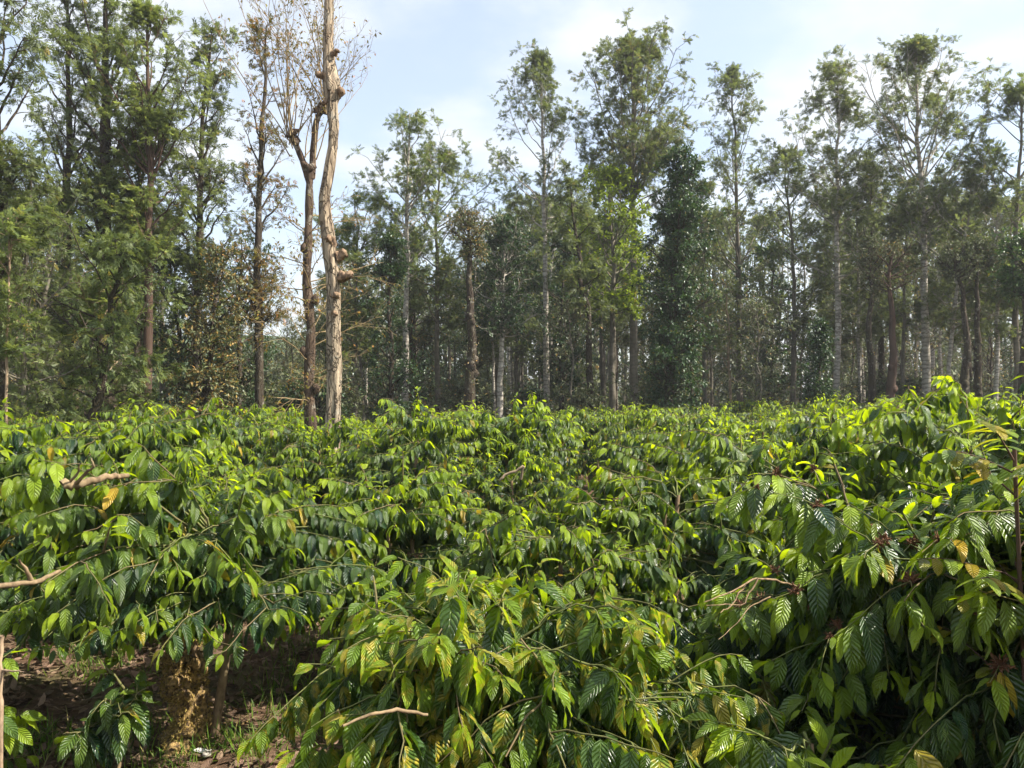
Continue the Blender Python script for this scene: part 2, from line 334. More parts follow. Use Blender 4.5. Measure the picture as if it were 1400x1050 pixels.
# ------------------------------------------------------------------ coffee bushes
def coffee(seed, H=1.7, RAD=1.2, nprim=60, LL=0.18, res=(6,3), young=1.0, mott=False, low=0.35, nstem=3, stem_r=0.035,
           trunk=None, blossoms=0, wave=0.0, yellow=0.02, dens=1.0, shoots=9, elong=(1,1), gap=None, zmin=0.1, spacing=0.039, sec=4):
    rng=np.random.default_rng(seed)
    wood=Acc(); fol=Acc()
    # stems
    Ms=9; st=[]; sr=[]
    for k in range(nstem):
        a=rng.uniform(0,2*PI); lean=rng.uniform(0.05,0.28)*RAD
        s=np.linspace(0,1,Ms)
        p=np.stack([np.cos(a)*(0.05+lean*s**1.3),np.sin(a)*(0.05+lean*s**1.3),s*H*rng.uniform(0.72,0.9)],1)
        p[1:,:2]+=np.cumsum(rng.normal(0,0.018,(Ms-1,2)),0)
        st.append(p); sr.append(stem_r*rng.uniform(0.7,1.1)*(1-0.65*s)+0.004)
    st=np.array(st); sr=np.array(sr)
    tubes(wood,st,sr,8,rough=0.08,rng=rng)
    # primaries
    n=nprim
    ki=rng.integers(0,nstem,n); t=low+(1-low)*rng.uniform(0,1,n)**0.75
    P0,_=interp(st[ki],t[:,None]); P0=P0[:,0]
    az=np.arange(n)*2.39996+rng.normal(0,0.35,n)
    if gap:
        dz=np.abs((az-gap[0]+PI)%(2*PI)-PI)<gap[1]; az=np.where(dz,az+PI*rng.uniform(0.7,1.3,n)*(rng.uniform(size=n)<0.85),az)
    hfrac=t
    L=RAD*rng.uniform(0.75,1.12,n)*(1.0-0.25*np.clip(hfrac-0.75,0,1)/0.25)
    L=L*np.where(np.abs(np.sin(az))>0.7,elong[1],elong[0])
    el=R(5)+R(38)*np.clip((hfrac-low)/(1-low),0,1)**1.5+rng.normal(0,R(9),n)
    Mp=10; s=np.linspace(0,1,Mp)
    d=np.stack([np.cos(az)*np.cos(el),np.sin(az)*np.cos(el),np.sin(el)],1)
    dr=rng.uniform(0.25,0.62,n)
    C=P0[:,None]+d[:,None]*(s[None,:,None]*L[:,None,None])
    C[...,2]-=dr[:,None]*(s**2)[None]*L[:,None]
    w=np.cumsum(rng.normal(0,0.016,C.shape),1); w-=w[:,:1]; C+=w
    C[...,2]=np.maximum(C[...,2],max(0.12,zmin+0.14)+0.1*rng.uniform(size=C[...,2].shape))
    pr=(0.0062*rng.uniform(0.7,1.2,n))[:,None]*(1-0.75*s)[None]+0.0012
    tubes(wood,C,pr,5,mi=1)
    S,rad,ts,Ls=children(rng,C,pr,sec,0.3,0.9,48,0.42*RAD,0.05,0.25,7,0.05,flat=0.8)
    S[...,2]=np.maximum(S[...,2],max(0.1,zmin+0.08))
    s2=np.linspace(0,1,7); tubes(wood,S,(0.0032*(1-0.7*s2)+0.0008)[None]*np.ones((len(S),1)),4,mi=1)
    # upright shoots
    ns_=shoots
    U,_,_,_=children(rng,C[rng.integers(0,n,ns_)],pr[:ns_],1,0.05,0.75,60,rng.uniform(0.25,0.5,(ns_,1))*H*0.45,1.6,0.0,7,0.04)
    tubes(wood,U,(0.006*(1-0.6*s2)+0.0015)[None]*np.ones((len(U),1)),5,mi=1)
    def put(Pl, t0, prob, spacing, hang, Lbase, yg):
        N=len(Pl); ln=np.linalg.norm(np.diff(Pl,axis=1),axis=2).sum(1)
        mx=int(ln.max()*(1-t0)/spacing)+1
        k=np.arange(mx)
        T=t0+(k[None]+rng.uniform(-0.2,0.2,(N,mx)))*spacing/ln[:,None]
        ok=(T<=1.0)&(T>=0)
        T=np.clip(T,0,1)
        p,tan=interp(Pl,T)
        Zv=np.array([0,0,1.0])
        sd=nrm(np.cross(tan,Zv)); vert=np.abs(tan[...,2:3])>0.8
        phi=k*PI/2
        alt=np.stack([np.cos(phi),np.sin(phi),0*phi],1)[None]*np.ones((N,1,1))
        alt=nrm(alt-tan*np.sum(alt*tan,-1,keepdims=True)); sd=np.where(vert,alt,sd)
        P_=[];D_=[];NN=[];LL_=[];YY=[]
        fromend=(1-T)*ln[:,None]
        for sg in (-1,1):
            keep=ok&(rng.uniform(size=ok.shape)<prob)
            tip=np.clip(1-fromend/0.11,0,1)
            hg=(hang*rng.uniform(0.45,2.2,ok.shape)*(1-0.75*tip))[...,None]
            dd=nrm(sd*sg*rng.uniform(0.5,1.0,ok.shape)[...,None]+tan*(0.3+0.7*tip[...,None])+rng.normal(0,0.11,p.shape)-Zv*hg)
            nn=nrm(Zv*1.0+sd*sg*(0.35+0.5*hg)+tan*0.2+rng.normal(0,0.22,p.shape))
            l=Lbase*(1.18-0.75*rng.uniform(0,1,ok.shape)**1.8)*(1-0.45*tip)
            yv=np.clip(0.04+rng.normal(0,0.10,ok.shape)+tip*0.85*yg+0.35*yg*np.clip(1-fromend/0.3,0,1)*rng.uniform(size=ok.shape),0,1)
            P_.append(p[keep]+dd[keep]*0.012);D_.append(dd[keep]);NN.append(nn[keep]);LL_.append(l[keep]);YY.append(yv[keep])
        return [np.concatenate(a) for a in (P_,D_,NN,LL_,YY)]
    sets=[put(C,0.2,0.86*dens,spacing,1.15,LL,young),put(S,0.08,0.9*dens,spacing*0.95,1.0,LL*0.97,young),put(U,0.1,0.97,spacing*0.85,0.45,LL*0.85,young*1.1)]
    p,d,nn,l,yv=[np.concatenate(a) for a in zip(*sets)]
    # young flush plus painted-in sun glow where the leaf sits high on the bush
    topf=np.clip((p[:,2]-0.6*H)/(0.45*H),0,1)
    yv=np.clip(yv+0.9*young*topf*rng.uniform(0.0,1.0,len(yv))**2.2,0,1)
    g=rng.uniform(0,1,len(l)); yl=(rng.uniform(size=len(l))<yellow)*rng.uniform(0.4,1,len(l))
    keep=(p[:,2]+np.minimum(d[:,2],0)*l>zmin)|(rng.uniform(size=len(l))<0.03)
    p,d,nn,l,yv,g,yl=[a[keep] for a in (p,d,nn,l,yv,g,yl)]
    leaves(fol,p,d,nn,l,l*rng.uniform(0.32,0.45,len(l)),rng.uniform(0.1,1.15,len(l)),rng.uniform(0.05,0.45,len(l)),
           np.stack([yv,g,yl],1),nu=res[0],nv=res[1],wave=wave,rng=rng,shape=(0.62,0.98))
    if trunk: trunk(wood,rng)
    bl=None
    if blossoms:
        cand=np.concatenate([C[:,4:9].reshape(-1,3),S[:,2:6].reshape(-1,3)]); cand=cand[(cand[:,2]>0.62*H)]
        bl=cand[rng.choice(len(cand),min(blossoms,len(cand)),replace=False)]
    return wood,fol,bl

def blossom_mesh(seed):
    rng=np.random.default_rng(seed); a=Acc(); n=46
    v=nrm(rng.normal(0,1,(n,3))); s=np.linspace(0,1,4)
    P=v[:,None]*(s[None,:,None]*rng.uniform(0.012,0.026,(n,1,1)))+rng.normal(0,0.002,(n,4,3))
    tubes(a,P,np.ones((n,1))*np.array([0.0012,0.0012,0.0022,0.0008])[None],3)
    return a.mesh('withered_blossom',M['blossom'],False)
BLM=[blossom_mesh(k) for k in range(3)]

def mossy_trunk(wood,rng):
    # stout stump-like trunk, gnarled, leaning
    s=np.linspace(0,1,16)
    p=np.stack([0.02*np.sin(s*7)-0.02*s,0.02*np.cos(s*5)-0.02,s*0.82-0.03],1)
    r=0.095-0.02*s+0.04*np.exp(-((s-0.55)/0.18)**2)+0.05*np.exp(-(s/0.12)**2)
    r[-1]*=0.4
    t2=np.linspace(0,1,70); p2=np.stack([np.interp(t2,s,p[:,k]) for k in range(3)],1); r2=np.interp(t2,s,r); tubes(wood,p2,r2,36,mi=2)
    V=wood.V[-1].reshape(70,36,3)
    for i in range(70):
        c=p2[i]
        for k in range(36):
            v=V[i,k]-c; q_=Vector((v[0]*9,v[1]*9,t2[i]*7)); n_=mnoise.fractal(q_,1.0,2.0,5)*0.42+0.16*math.sin(math.atan2(v[1],v[0])*3+1.0)+0.05*rng.normal(); V[i,k]=c+v*(1+n_)
    fi=rng.integers(4,66,5200); fk=rng.integers(0,36,5200); bp_=V[fi,fk]; nv_=nrm(bp_-p2[fi]); kp=np.array([mnoise.noise(Vector((float(a)*9,float(b)*9,float(c)*7))) for a,b,c in bp_])>-0.12
    bp_=bp_[kp]; nv_=nv_[kp]; N=len(bp_); Lf=rng.uniform(0.010,0.032,N)
    leaves(wood,bp_,nrm(nv_+rng.normal(0,0.5,(N,3))),rng.normal(0,1,(N,3)),Lf,Lf*0.35,rng.uniform(0.2,1.5,N),np.zeros(N),np.stack([rng.uniform(0,1,N),rng.uniform(0,1,N),rng.uniform(0,0.5,N)],1),nu=3,nv=2,mi=3)
    # thinner companion stem beside it
    q=np.stack([0.16+0.10*s,0.02+0*s,s*0.75-0.03],1); tubes(wood,q,0.033-0.010*s,8,mi=0,rough=0.06,rng=rng)
    # surface roots
    for k in range(5):
        az=rng.uniform(0,6.28); q=np.stack([np.cos(az)*s*0.4,np.sin(az)*s*0.4,0.10*(1-s)**2-0.01+0*s],1); q[:,:2]+=np.cumsum(rng.normal(0,0.008,(16,2)),0)
        tubes(wood,q,0.04*(1-s)+0.006,6,mi=2,rough=0.1,rng=rng)

def make_coffee(label, loc, rz=0, group=None, s=1.0, name='coffee_bush', **kw):
    mott=kw.pop('mott',False)
    wood,fol,bl=coffee(**kw)
    t=thing(name,label,'bush',loc,rz,group,s)
    part('stem',wood.mesh('stem',[M['twig'],M['twig_green'],M['moss'],M['moss_tuft']]),t)
    part('foliage',fol.mesh('foliage',M['coffee_mott'] if mott else M['coffee']),t)
    if bl is not None:
        rr=random.Random(5)
        for i,q in enumerate(bl):
            o=part('withered_blossom',BLM[i%3],t); o.location=q; k=rr.uniform(1.1,2.0); o.scale=(k,k,k); o.rotation_euler=(rr.uniform(0,6),rr.uniform(0,6),0)
    return t

NEAR=(15,5)
make_coffee('coffee bush growing from the stout trunk coated in golden moss, dead leaves beneath it',(-2.05,4.9,0),0.4,
  seed=11,H=1.66,RAD=1.2,nprim=66,LL=0.148,res=NEAR,low=0.62,zmin=0.86,gap=(-0.62,0.62),trunk=mossy_trunk,wave=0.03,nstem=3,stem_r=0.03,shoots=16,sec=4,elong=(1.15,1.0))
make_coffee('yellowish coffee bush with mottled curled leaves and straight bare-jointed twigs, low in front',(0.12,3.30,0),1.0,
  seed=24,H=1.42,RAD=0.95,nprim=74,LL=0.165,res=NEAR,low=0.3,mott=True,wave=0.035,young=1.15,yellow=0.05,shoots=18,dens=0.9,sec=4)
make_coffee('tall dark coffee bush with large drooping leaves and brown withered flower clusters',(1.93,3.6,0),2.2,
  seed=37,H=1.9,RAD=1.25,nprim=90,LL=0.188,res=NEAR,low=0.28,wave=0.032,blossoms=98,yellow=0.015,shoots=16,young=1.0,sec=4)
make_coffee('small bright coffee bush with fresh pale green tufts under the tall dark one',(1.15,2.75,0),0.3,
  seed=41,H=1.05,RAD=0.62,nprim=26,LL=0.20,res=NEAR,low=0.3,wave=0.03,shoots=9,stem_r=0.02)
make_coffee('sunlit coffee bush at the field edge with a crooked pale broken branch',(-4.45,5.5,0),3.0,
  seed=52,H=2.0,RAD=1.35,nprim=74,LL=0.145,res=NEAR,low=0.5,zmin=0.85,wave=0.03,yellow=0.04,young=1.2,shoots=14)
make_coffee('spindly coffee shoot beside a thin pale stake near the grass',(-2.62,3.45,0),3.0,
  seed=57,H=0.95,RAD=0.42,nprim=9,LL=0.16,res=NEAR,low=0.5,wave=0.03,nstem=1,stem_r=0.012,shoots=3,sec=1)

make_coffee('low coffee sprig with a few large dark leaves over the leaf litter',(PX(176,3.9),3.9,0),1.0,
  seed=63,H=0.85,RAD=0.2,nprim=8,LL=0.19,res=NEAR,low=0.55,wave=0.03,nstem=1,stem_r=0.009,shoots=1,sec=1,young=0.4,zmin=0.25)
make_coffee('low shaded coffee seedling in the grassy gap under the dead twigs',(PX(985,4.1),4.1,0),2.0,
  seed=64,H=0.7,RAD=0.4,nprim=14,LL=0.16,res=NEAR,low=0.4,wave=0.03,nstem=1,stem_r=0.012,shoots=3,sec=1)
# prototypes for the field
protos=[]
MID=(8,3); FAR=(4,3)
used=set()
rf=random.Random(77)
mid_kw=[dict(seed=100+i,H=1.7,RAD=1.04,nprim=64,LL=0.135,res=MID,low=0.4,zmin=0.4,wave=0.015,young=1.2,shoots=18,stem_r=0.035,yellow=0.02,blossoms=0,sec=3) for i in range(5)]
far_kw=[dict(seed=200+i,H=1.7,RAD=1.06,nprim=52,LL=0.145,res=FAR,low=0.35,young=1.25,shoots=16,stem_r=0.035,yellow=0.02,sec=3,spacing=0.055) for i in range(4)]
G_MID='coffee bushes of the massed middle rows'; G_FAR='coffee bushes at the far side of the field'
LAB_MID='glossy waist-high coffee bush crowded among others in the middle rows of the field'
LAB_FAR='small-looking coffee bush in the massed far rows before the forest'
midp=[];farp=[]
spots=[]
special=[(0.35,5.0,1.42,'dim low coffee bush in the hollow just behind the yellowish mottled bush'),
         (-4.3,9.0,2.12,'rounded tall coffee bush rising above its neighbours before two reddish trunks'),
         (-1.45,10.3,1.84,'domed coffee bush rising just beside the bare weathered trunk'),
         (2.55,7.2,1.9,'coffee bush with a dark drooping tuft on top, standing highest on its row'),
         (3.75,6.2,2.05,'coffee bush with yellow-green top tangled with brown flower clusters at field edge'),
         (-0.3,13.2,1.95,'small domed coffee bush before the pale trunk with the dark leafy head'),
         (1.05,5.9,1.62,'shaded coffee bush with long dark hanging leaves behind the dead twigs'),
         (-0.95,6.35,1.58,'glossy coffee bush with grey-green shining leaves behind the yellowish bush'),
         (-3.05,7.3,1.6,'coffee bush with bright tops directly behind the mossy-trunked bush'),
         (-2.62,10.75,1.66,'bushy-topped coffee bush hiding the foot of the bare weathered trunk'),
         (-6.6,8.2,2.2,'coffee bush with long hanging yellow leaves at the edge under dark trees')]
occupied=[(-2.05,4.9),(-0.12,3.3),(1.75,3.55),(-4.45,5.5)]
for x,y,H,lab in special: occupied.append((x,y))
y=6.9; row=0
while y<33:
    half=0.69*y+1.6
    x=-half+rf.uniform(0,2.0)
    while x<half+ (2.0 if y<12 else 0):
        xx=x+rf.uniform(-0.35,0.35); yy=y+rf.uniform(-0.35,0.35)
        lim=26 if x<-2 else 31+0.1*x
        if yy<lim and all((xx-a)**2+(yy-b)**2>(1.75 if yy<12 else 1.2)**2 for a,b in occupied) and (xx+2.8)**2+(yy-12)**2>0.3:
            side=xx/yy
            Hh=1.55+0.33*min(1,max(0,(side-0.12)/0.3))+0.42*min(1,max(0,(-side-0.25)/0.2))+rf.uniform(-0.28,0.2)
            if abs(side)<0.25 and yy>14: Hh+=0.08
            spots.append((xx,yy,Hh))
        x+=2.3+0.012*y
    y+=2.05+0.01*y; row+=1
def place_field(x,y,H,lab,grp):
    mid=y<13.5
    lst,kws=(midp,mid_kw) if mid else (farp,far_kw)
    i=rf.randrange(len(kws)); s=(H/1.7*rf.uniform(0.97,1.03)); sx=s*rf.uniform(0.95,1.15)
    rz=rf.uniform(0,6.28)
    z=float(gh(x,y))-0.02
    while len(lst)<=i: lst.append(None)
    if lst[i] is None:
        lst[i]=make_coffee(lab,(x,y,z),rz,grp,(sx,sx,s),**kws[i]); return lst[i]
    return dup(lst[i],(x,y,z),rz,lab,grp,(sx,sx,s))
for x,y,H,lab in special: place_field(x,y,H,lab,None)
for x,y,H in spots:
    if y<13.5: place_field(x,y,H,LAB_MID,G_MID)
    else: place_field(x,y,H,LAB_FAR,G_FAR)

# ------------------------------------------------------------------ trees
def pinnate(acc,rng,p,d,n,L,C,pairs=4,wf=0.16,mi=0,spread=1.0):
    """feathery compound leaf: rhombic leaflets along a rachis"""
    N=len(p)
    if N==0: return
    d=nrm(d); n=nrm(n-d*np.sum(n*d,1,keepdims=True)); b=np.cross(d,n)
    droop=rng.uniform(0.1,0.5,N)
    for k in range(pairs*2+1):
        if k==pairs*2: t=0.72; ang=0.0
        else: t=0.15+0.62*(k//2)/pairs; ang=(1 if k%2 else -1)*spread*rng.uniform(0.6,1.0,N)
        base=p+d*(t*L)[:,None]-n*(droop*t*t*L)[:,None]
        dd=nrm(d*np.cos(ang)[...,None]+b*np.sin(ang)[...,None]-n*rng.uniform(-0.1,0.5,N)[:,None]) if not np.isscalar(ang) else nrm(d-n*droop[:,None])
        bb=nrm(np.cross(dd,n)); l=L*rng.uniform(0.34,0.5,N); w=l*wf
        a0=base; a2=base+dd*l[:,None]; mdl=base+dd*(l*0.45)[:,None]
        V=np.stack([a0,mdl+bb*w[:,None],a2,mdl-bb*w[:,None]],1)
        acc.add(V,np.arange(N*4).reshape(N,4),None,np.repeat(C,4,0),mi)

def simple_leaves(acc,rng,p,d,n,L,W,C,mi=0):
    leaves(acc,p,d,n,L,W,rng.uniform(0.2,0.9,len(p)),rng.uniform(0.1,0.5,len(p)),C,nu=3,nv=3,shape=(0.7,0.8),mi=mi)

def tree(seed,H=16,r=0.16,cb=0.45,CR=2.2,nl=30,sub=6,tw=4,lp=7,leaf='pin',LS=0.22,prof='oval',ang=(30,75),droop=0.1,lean=(0,0),wob=0.05,
         knots=0,pairs=4,yellow=0.03,young=0.35,tipup=0.15,path=None,skirt=0,twl=0.28,wf=0.17,bare=0.0,sub0=0.4):
    rng=np.random.default_rng(seed); wood=Acc(); fol=Acc()
    M_=18; s=np.linspace(0,1,M_)
    if path is None:
        p=np.zeros((M_,3)); p[:,2]=s*H; p[:,0]=lean[0]*s**1.2; p[:,1]=lean[1]*s**1.2
        w=np.cumsum(rng.normal(0,wob,(M_,2)),0); w-=w[:1]; p[:,:2]+=w*(0.3+s[:,None])
    else: p=path; H=p[-1,2]
    p=p.copy(); p[0,2]-=0.1
    rad=r*(1-s)**0.75*(1)+0.015+0.35*r*np.exp(-(s/0.03)**2)
    tubes(wood,p,rad,10,rough=0.03,rng=rng)
    if knots:
        kt=rng.uniform(0.25,0.85,knots); kp,_=interp(p[None],kt[None])
        for q,t in zip(kp[0],kt):
            rr=r*(1-t)**0.75
            zz=np.linspace(-1,1,5); az=rng.uniform(0,6.28)
            P=np.stack([q[0]+np.cos(az)*rr*0.7+0*zz,q[1]+np.sin(az)*rr*0.7+0*zz,q[2]+zz*rr*1.3],1)
            tubes(wood,P,rr*np.sqrt(np.clip(1-zz**2,0.02,1))*0.9,7,rough=0.15,rng=rng)
    # limbs
    t=np.sort(cb+(0.965-cb)*rng.uniform(0,1,nl)**1.25); tc=(t-cb)/(1-cb)
    if prof=='oval': pl=np.sin(PI*np.clip(0.14+0.73*tc,0,1))**0.7
    elif prof=='cone': pl=(1.15-tc)**0.6
    elif prof=='column': pl=np.clip(1.15-tc**4,0.25,1)*0.9
    elif prof=='vase': pl=0.25+0.75*np.sin(PI*np.clip(tc*0.85+0.1,0,1))
    elif prof=='top': pl=np.clip(0.35+tc*1.0,0,1)*np.clip((1.04-tc)*4,0.2,1)
    ln=CR*pl*rng.uniform(0.35,1.25,nl)
    P0,_=interp(p[None],t[None]); P0=P0[0]
    az=np.arange(nl)*2.39996+rng.normal(0,0.5,nl)
    el=R(90)-(R(ang[1])+(R(ang[0])-R(ang[1]))*tc)+rng.normal(0,R(9),nl)
    ln=np.minimum(ln,np.maximum(H*0.975-P0[:,2],0)/np.maximum(np.sin(el)+tipup,0.15)+0.15)
    d=np.stack([np.cos(az)*np.cos(el),np.sin(az)*np.cos(el),np.sin(el)],1)
    Ml=7; sl=np.linspace(0,1,Ml)
    Lb=P0[:,None]+d[:,None]*(sl[None,:,None]*ln[:,None,None]); Lb[...,2]+=(tipup*sl**2)[None]*ln[:,None]
    w=np.cumsum(rng.normal(0,0.05,Lb.shape),1)*ln[:,None,None]/2; w-=w[:,:1]; Lb+=w
    rl=(np.minimum(0.30*r*(1-t)**0.5+0.008,0.05)*(0.4+0.6*pl))[:,None]*(1-0.8*sl)[None]+0.004
    tubes(wood,Lb,rl,5)
    Sb,_,_,Ls=children(rng,Lb,rl,sub,sub0,1.0,45,0.36*ln[:,None],0.15,droop,5,0.07)
    rs=(0.011*np.ones(len(Sb)))[:,None]*(1-0.75*np.linspace(0,1,5))[None]+0.002
    tubes(wood,Sb,rs,3)
    Tb,_,_,_=children(rng,Sb,rs,tw,0.45,1.0,50,twl*1.25,0.1,droop,4,0.08)
    tubes(wood,Tb,np.ones((len(Tb),1))*np.array([0.005,0.004,0.003,0.002])[None],3)
    def scatter(Pl,k):
        T=rng.uniform(0.1,1.0,(len(Pl),k)); q,tan=interp(Pl,T)
        return q.reshape(-1,3),tan.reshape(-1,3)
    q1,t1=scatter(Tb,lp); q2,t2=scatter(Sb,max(1,int(lp*0.5)))
    q=np.concatenate([q1,q2]); tan=np.concatenate([t1,t2])
    if skirt:  # foliage clothing the trunk (creepers, epiphytic shoots)
        ts=rng.uniform(0.03,0.9,skirt); a_,b_=interp(p[None],ts[None]); v=rng.normal(0,1,(skirt,3)); v[:,2]*=0.3; v=nrm(v)
        q=np.concatenate([q,a_[0]+v*rng.uniform(0.1,0.5,(skirt,1))]); tan=np.concatenate([tan,v])
    if bare>0:
        kp=rng.uniform(size=len(q))>bare; q=q[kp]; tan=tan[kp]
    N=len(q)
    dd=nrm(tan*0.9+rng.normal(0,0.55,(N,3))+np.array([0,0,-0.05]))
    nn=nrm(np.array([0,0,1.0])+rng.normal(0,0.45,(N,3)))
    g=rng.uniform(0,1,N); yv=np.clip(rng.normal(young,0.22,N),0,1); yl=(rng.uniform(size=N)<yellow)*rng.uniform(0.3,1,N)
    Cc=np.stack([yv,g,yl],1); L=LS*rng.uniform(0.65,1.25,N)
    if leaf=='pin': pinnate(fol,rng,q,dd,nn,L,Cc,pairs,wf)
    else: simple_leaves(fol,rng,q,dd,nn,L,L*0.42,Cc)
    return wood,fol

TREEMAT={}
def make_tree(label,loc,rz=0,group=None,s=1.0,name='tree',bark='bark_grey',mat='oak',cat='tree',**kw):
    wood,fol=tree(**kw)
    t=thing(name,label,cat,loc,rz,group,s)
    part('trunk',wood.mesh('trunk',M[bark]),t); part('crown',fol.mesh('crown',M[mat],False),t)
    return t
HERO=[]
def T(px,d,top,label,rz=None,**kw):
    HERO.append((px,d))
    if kw.get('name')=='silver_oak': kw['CR']*=1.45
    if kw.get('name')=='feathery_tree': kw['lp']=max(3,kw['lp']-2); kw['ang']=(16,50); kw['LS']=0.19

    if kw.get('name') in ('silver_oak','forest_tree','young_tree') : kw['lp']=max(2,int(kw.get('lp',6)*0.75+0.5)); kw['nl']=int(kw['nl']*0.8)
    """a tree standing d metres off whose top reaches photo row 'top'"""
    x=PX(px,d); H=PZ(top,d); kw['H']=H
    return make_tree(label,(x,d,float(gh(x,d))),0 if rz is None else rz,**kw)

# --- standing left cluster
T(8,17,-120,'feathery tree with drooping sprays hanging in at the top corner of the view',name='feathery_tree',seed=301,r=0.13,cb=0.35,CR=2.0,nl=34,sub=6,tw=4,lp=7,bark='bark_dark',mat='oak',prof='oval',droop=0.35,LS=0.2)
T(88,23,-45,'slim dark knotted tree with sparse feathery crown before sky, near the field corner',name='feathery_tree',seed=302,r=0.17,cb=0.22,CR=1.7,nl=44,sub=6,tw=4,lp=5,bark='bark_dark',mat='oak',prof='oval',knots=9,wob=0.05)
T(150,23,-70,'tallest dark thick knotted tree densely clothed in bright feathery leaves',name='feathery_tree',seed=303,r=0.25,cb=0.2,CR=2.2,nl=70,sub=6,tw=4,lp=7,bark='bark_dark',mat='oak_green',prof='oval',knots=12,wob=0.04,young=0.4)
T(187,23.6,120,'slender dark straight tree standing just beside the reddish trunk',name='feathery_tree',seed=304,r=0.13,cb=0.62,CR=1.0,nl=24,sub=5,tw=4,lp=6,bark='bark_dark',mat='oak_green',wob=0.03)
T(201,22.5,8,'reddish-brown straight tree with bright leafy crown, bare in its lower third',name='feathery_tree',seed=305,r=0.14,cb=0.42,CR=1.9,nl=48,sub=6,tw=4,lp=7,bark='bark_red',mat='oak_green',knots=6,wob=0.035,young=0.55)
T(268,24,28,'slim tree with narrow green crown pointing up beside the orange-tinged bushy tree',name='feathery_tree',seed=306,r=0.14,cb=0.3,CR=1.6,nl=46,sub=6,tw=4,lp=6,bark='bark_dark',mat='oak',wob=0.04,knots=6,young=0.4)
T(283,20.5,325,'low bushy tree with orange and yellow tinged leaves down to the ground',name='bushy_tree',seed=307,r=0.12,cb=0.05,CR=1.1,nl=60,sub=6,tw=4,lp=6,leaf='simple',LS=0.12,bark='bark_dark',mat='under',yellow=0.34,prof='column',wob=0.05)
T(250,25,350,'dark green broadleaf tree tucked behind the orange-tinged bushy tree',name='broadleaf_tree',seed=308,r=0.12,cb=0.1,CR=1.5,nl=46,sub=6,tw=4,lp=6,leaf='simple',LS=0.13,bark='bark_dark',mat='dark',prof='oval')
T(357,25,28,'slender dark-stemmed tree with thin brownish crown beside the pollarded tree',name='feathery_tree',seed=309,r=0.15,cb=0.3,CR=1.3,nl=42,sub=6,tw=3,lp=4,bark='bark_dark',mat='dry',yellow=0.3,young=0.2,wob=0.035,knots=4)
T(325,27,330,'dense dark evergreen behind the orange-tinged tree, low and rounded',name='broadleaf_tree',seed=310,r=0.12,cb=0.1,CR=1.5,nl=46,sub=6,tw=4,lp=6,leaf='simple',LS=0.13,bark='bark_dark',mat='dark')
T(30,16.5,215,'loose light green young tree with criss-crossing twigs at the edge of the view',name='young_tree',seed=311,r=0.07,cb=0.08,CR=1.4,nl=48,sub=6,tw=4,lp=5,bark='bark_grey',mat='oak',LS=0.16,prof='oval',young=0.5,wob=0.05)
T(110,18,330,'tangled low tree with a forked dark trunk and thin arching twigs',name='young_tree',seed=312,r=0.11,cb=0.15,CR=1.9,nl=44,sub=6,tw=4,lp=4,bark='bark_dark',mat='oak_green',prof='vase',droop=0.4,lean=(0.9,0),young=0.3)
T(10,15.6,300,'pale thin-stemmed sapling standing straight at the very edge of the view',name='sapling',seed=313,r=0.017,cb=0.5,CR=0.5,nl=12,wob=0.015,sub=4,tw=3,lp=4,bark='pale_wood',mat='oak_green')
T(60,21,300,'pale green loose tree filling in under the slim knotted tree',name='young_tree',seed=314,r=0.08,cb=0.1,CR=1.9,nl=34,sub=6,tw=4,lp=5,LS=0.18,bark='bark_grey',mat='oak',young=0.45)
T(150,20,380,'low light green twiggy tree before the thick knotted trunk',name='young_tree',seed=315,r=0.06,cb=0.1,CR=1.4,nl=36,sub=6,tw=4,lp=5,bark='pale_wood',mat='oak_green',young=0.35)
T(225,27,300,'soft green young tree seen through the gap beside the reddish trunk',name='young_tree',seed=316,r=0.1,cb=0.25,CR=1.6,nl=40,sub=6,tw=4,lp=5,bark='bark_grey',mat='oak_green')

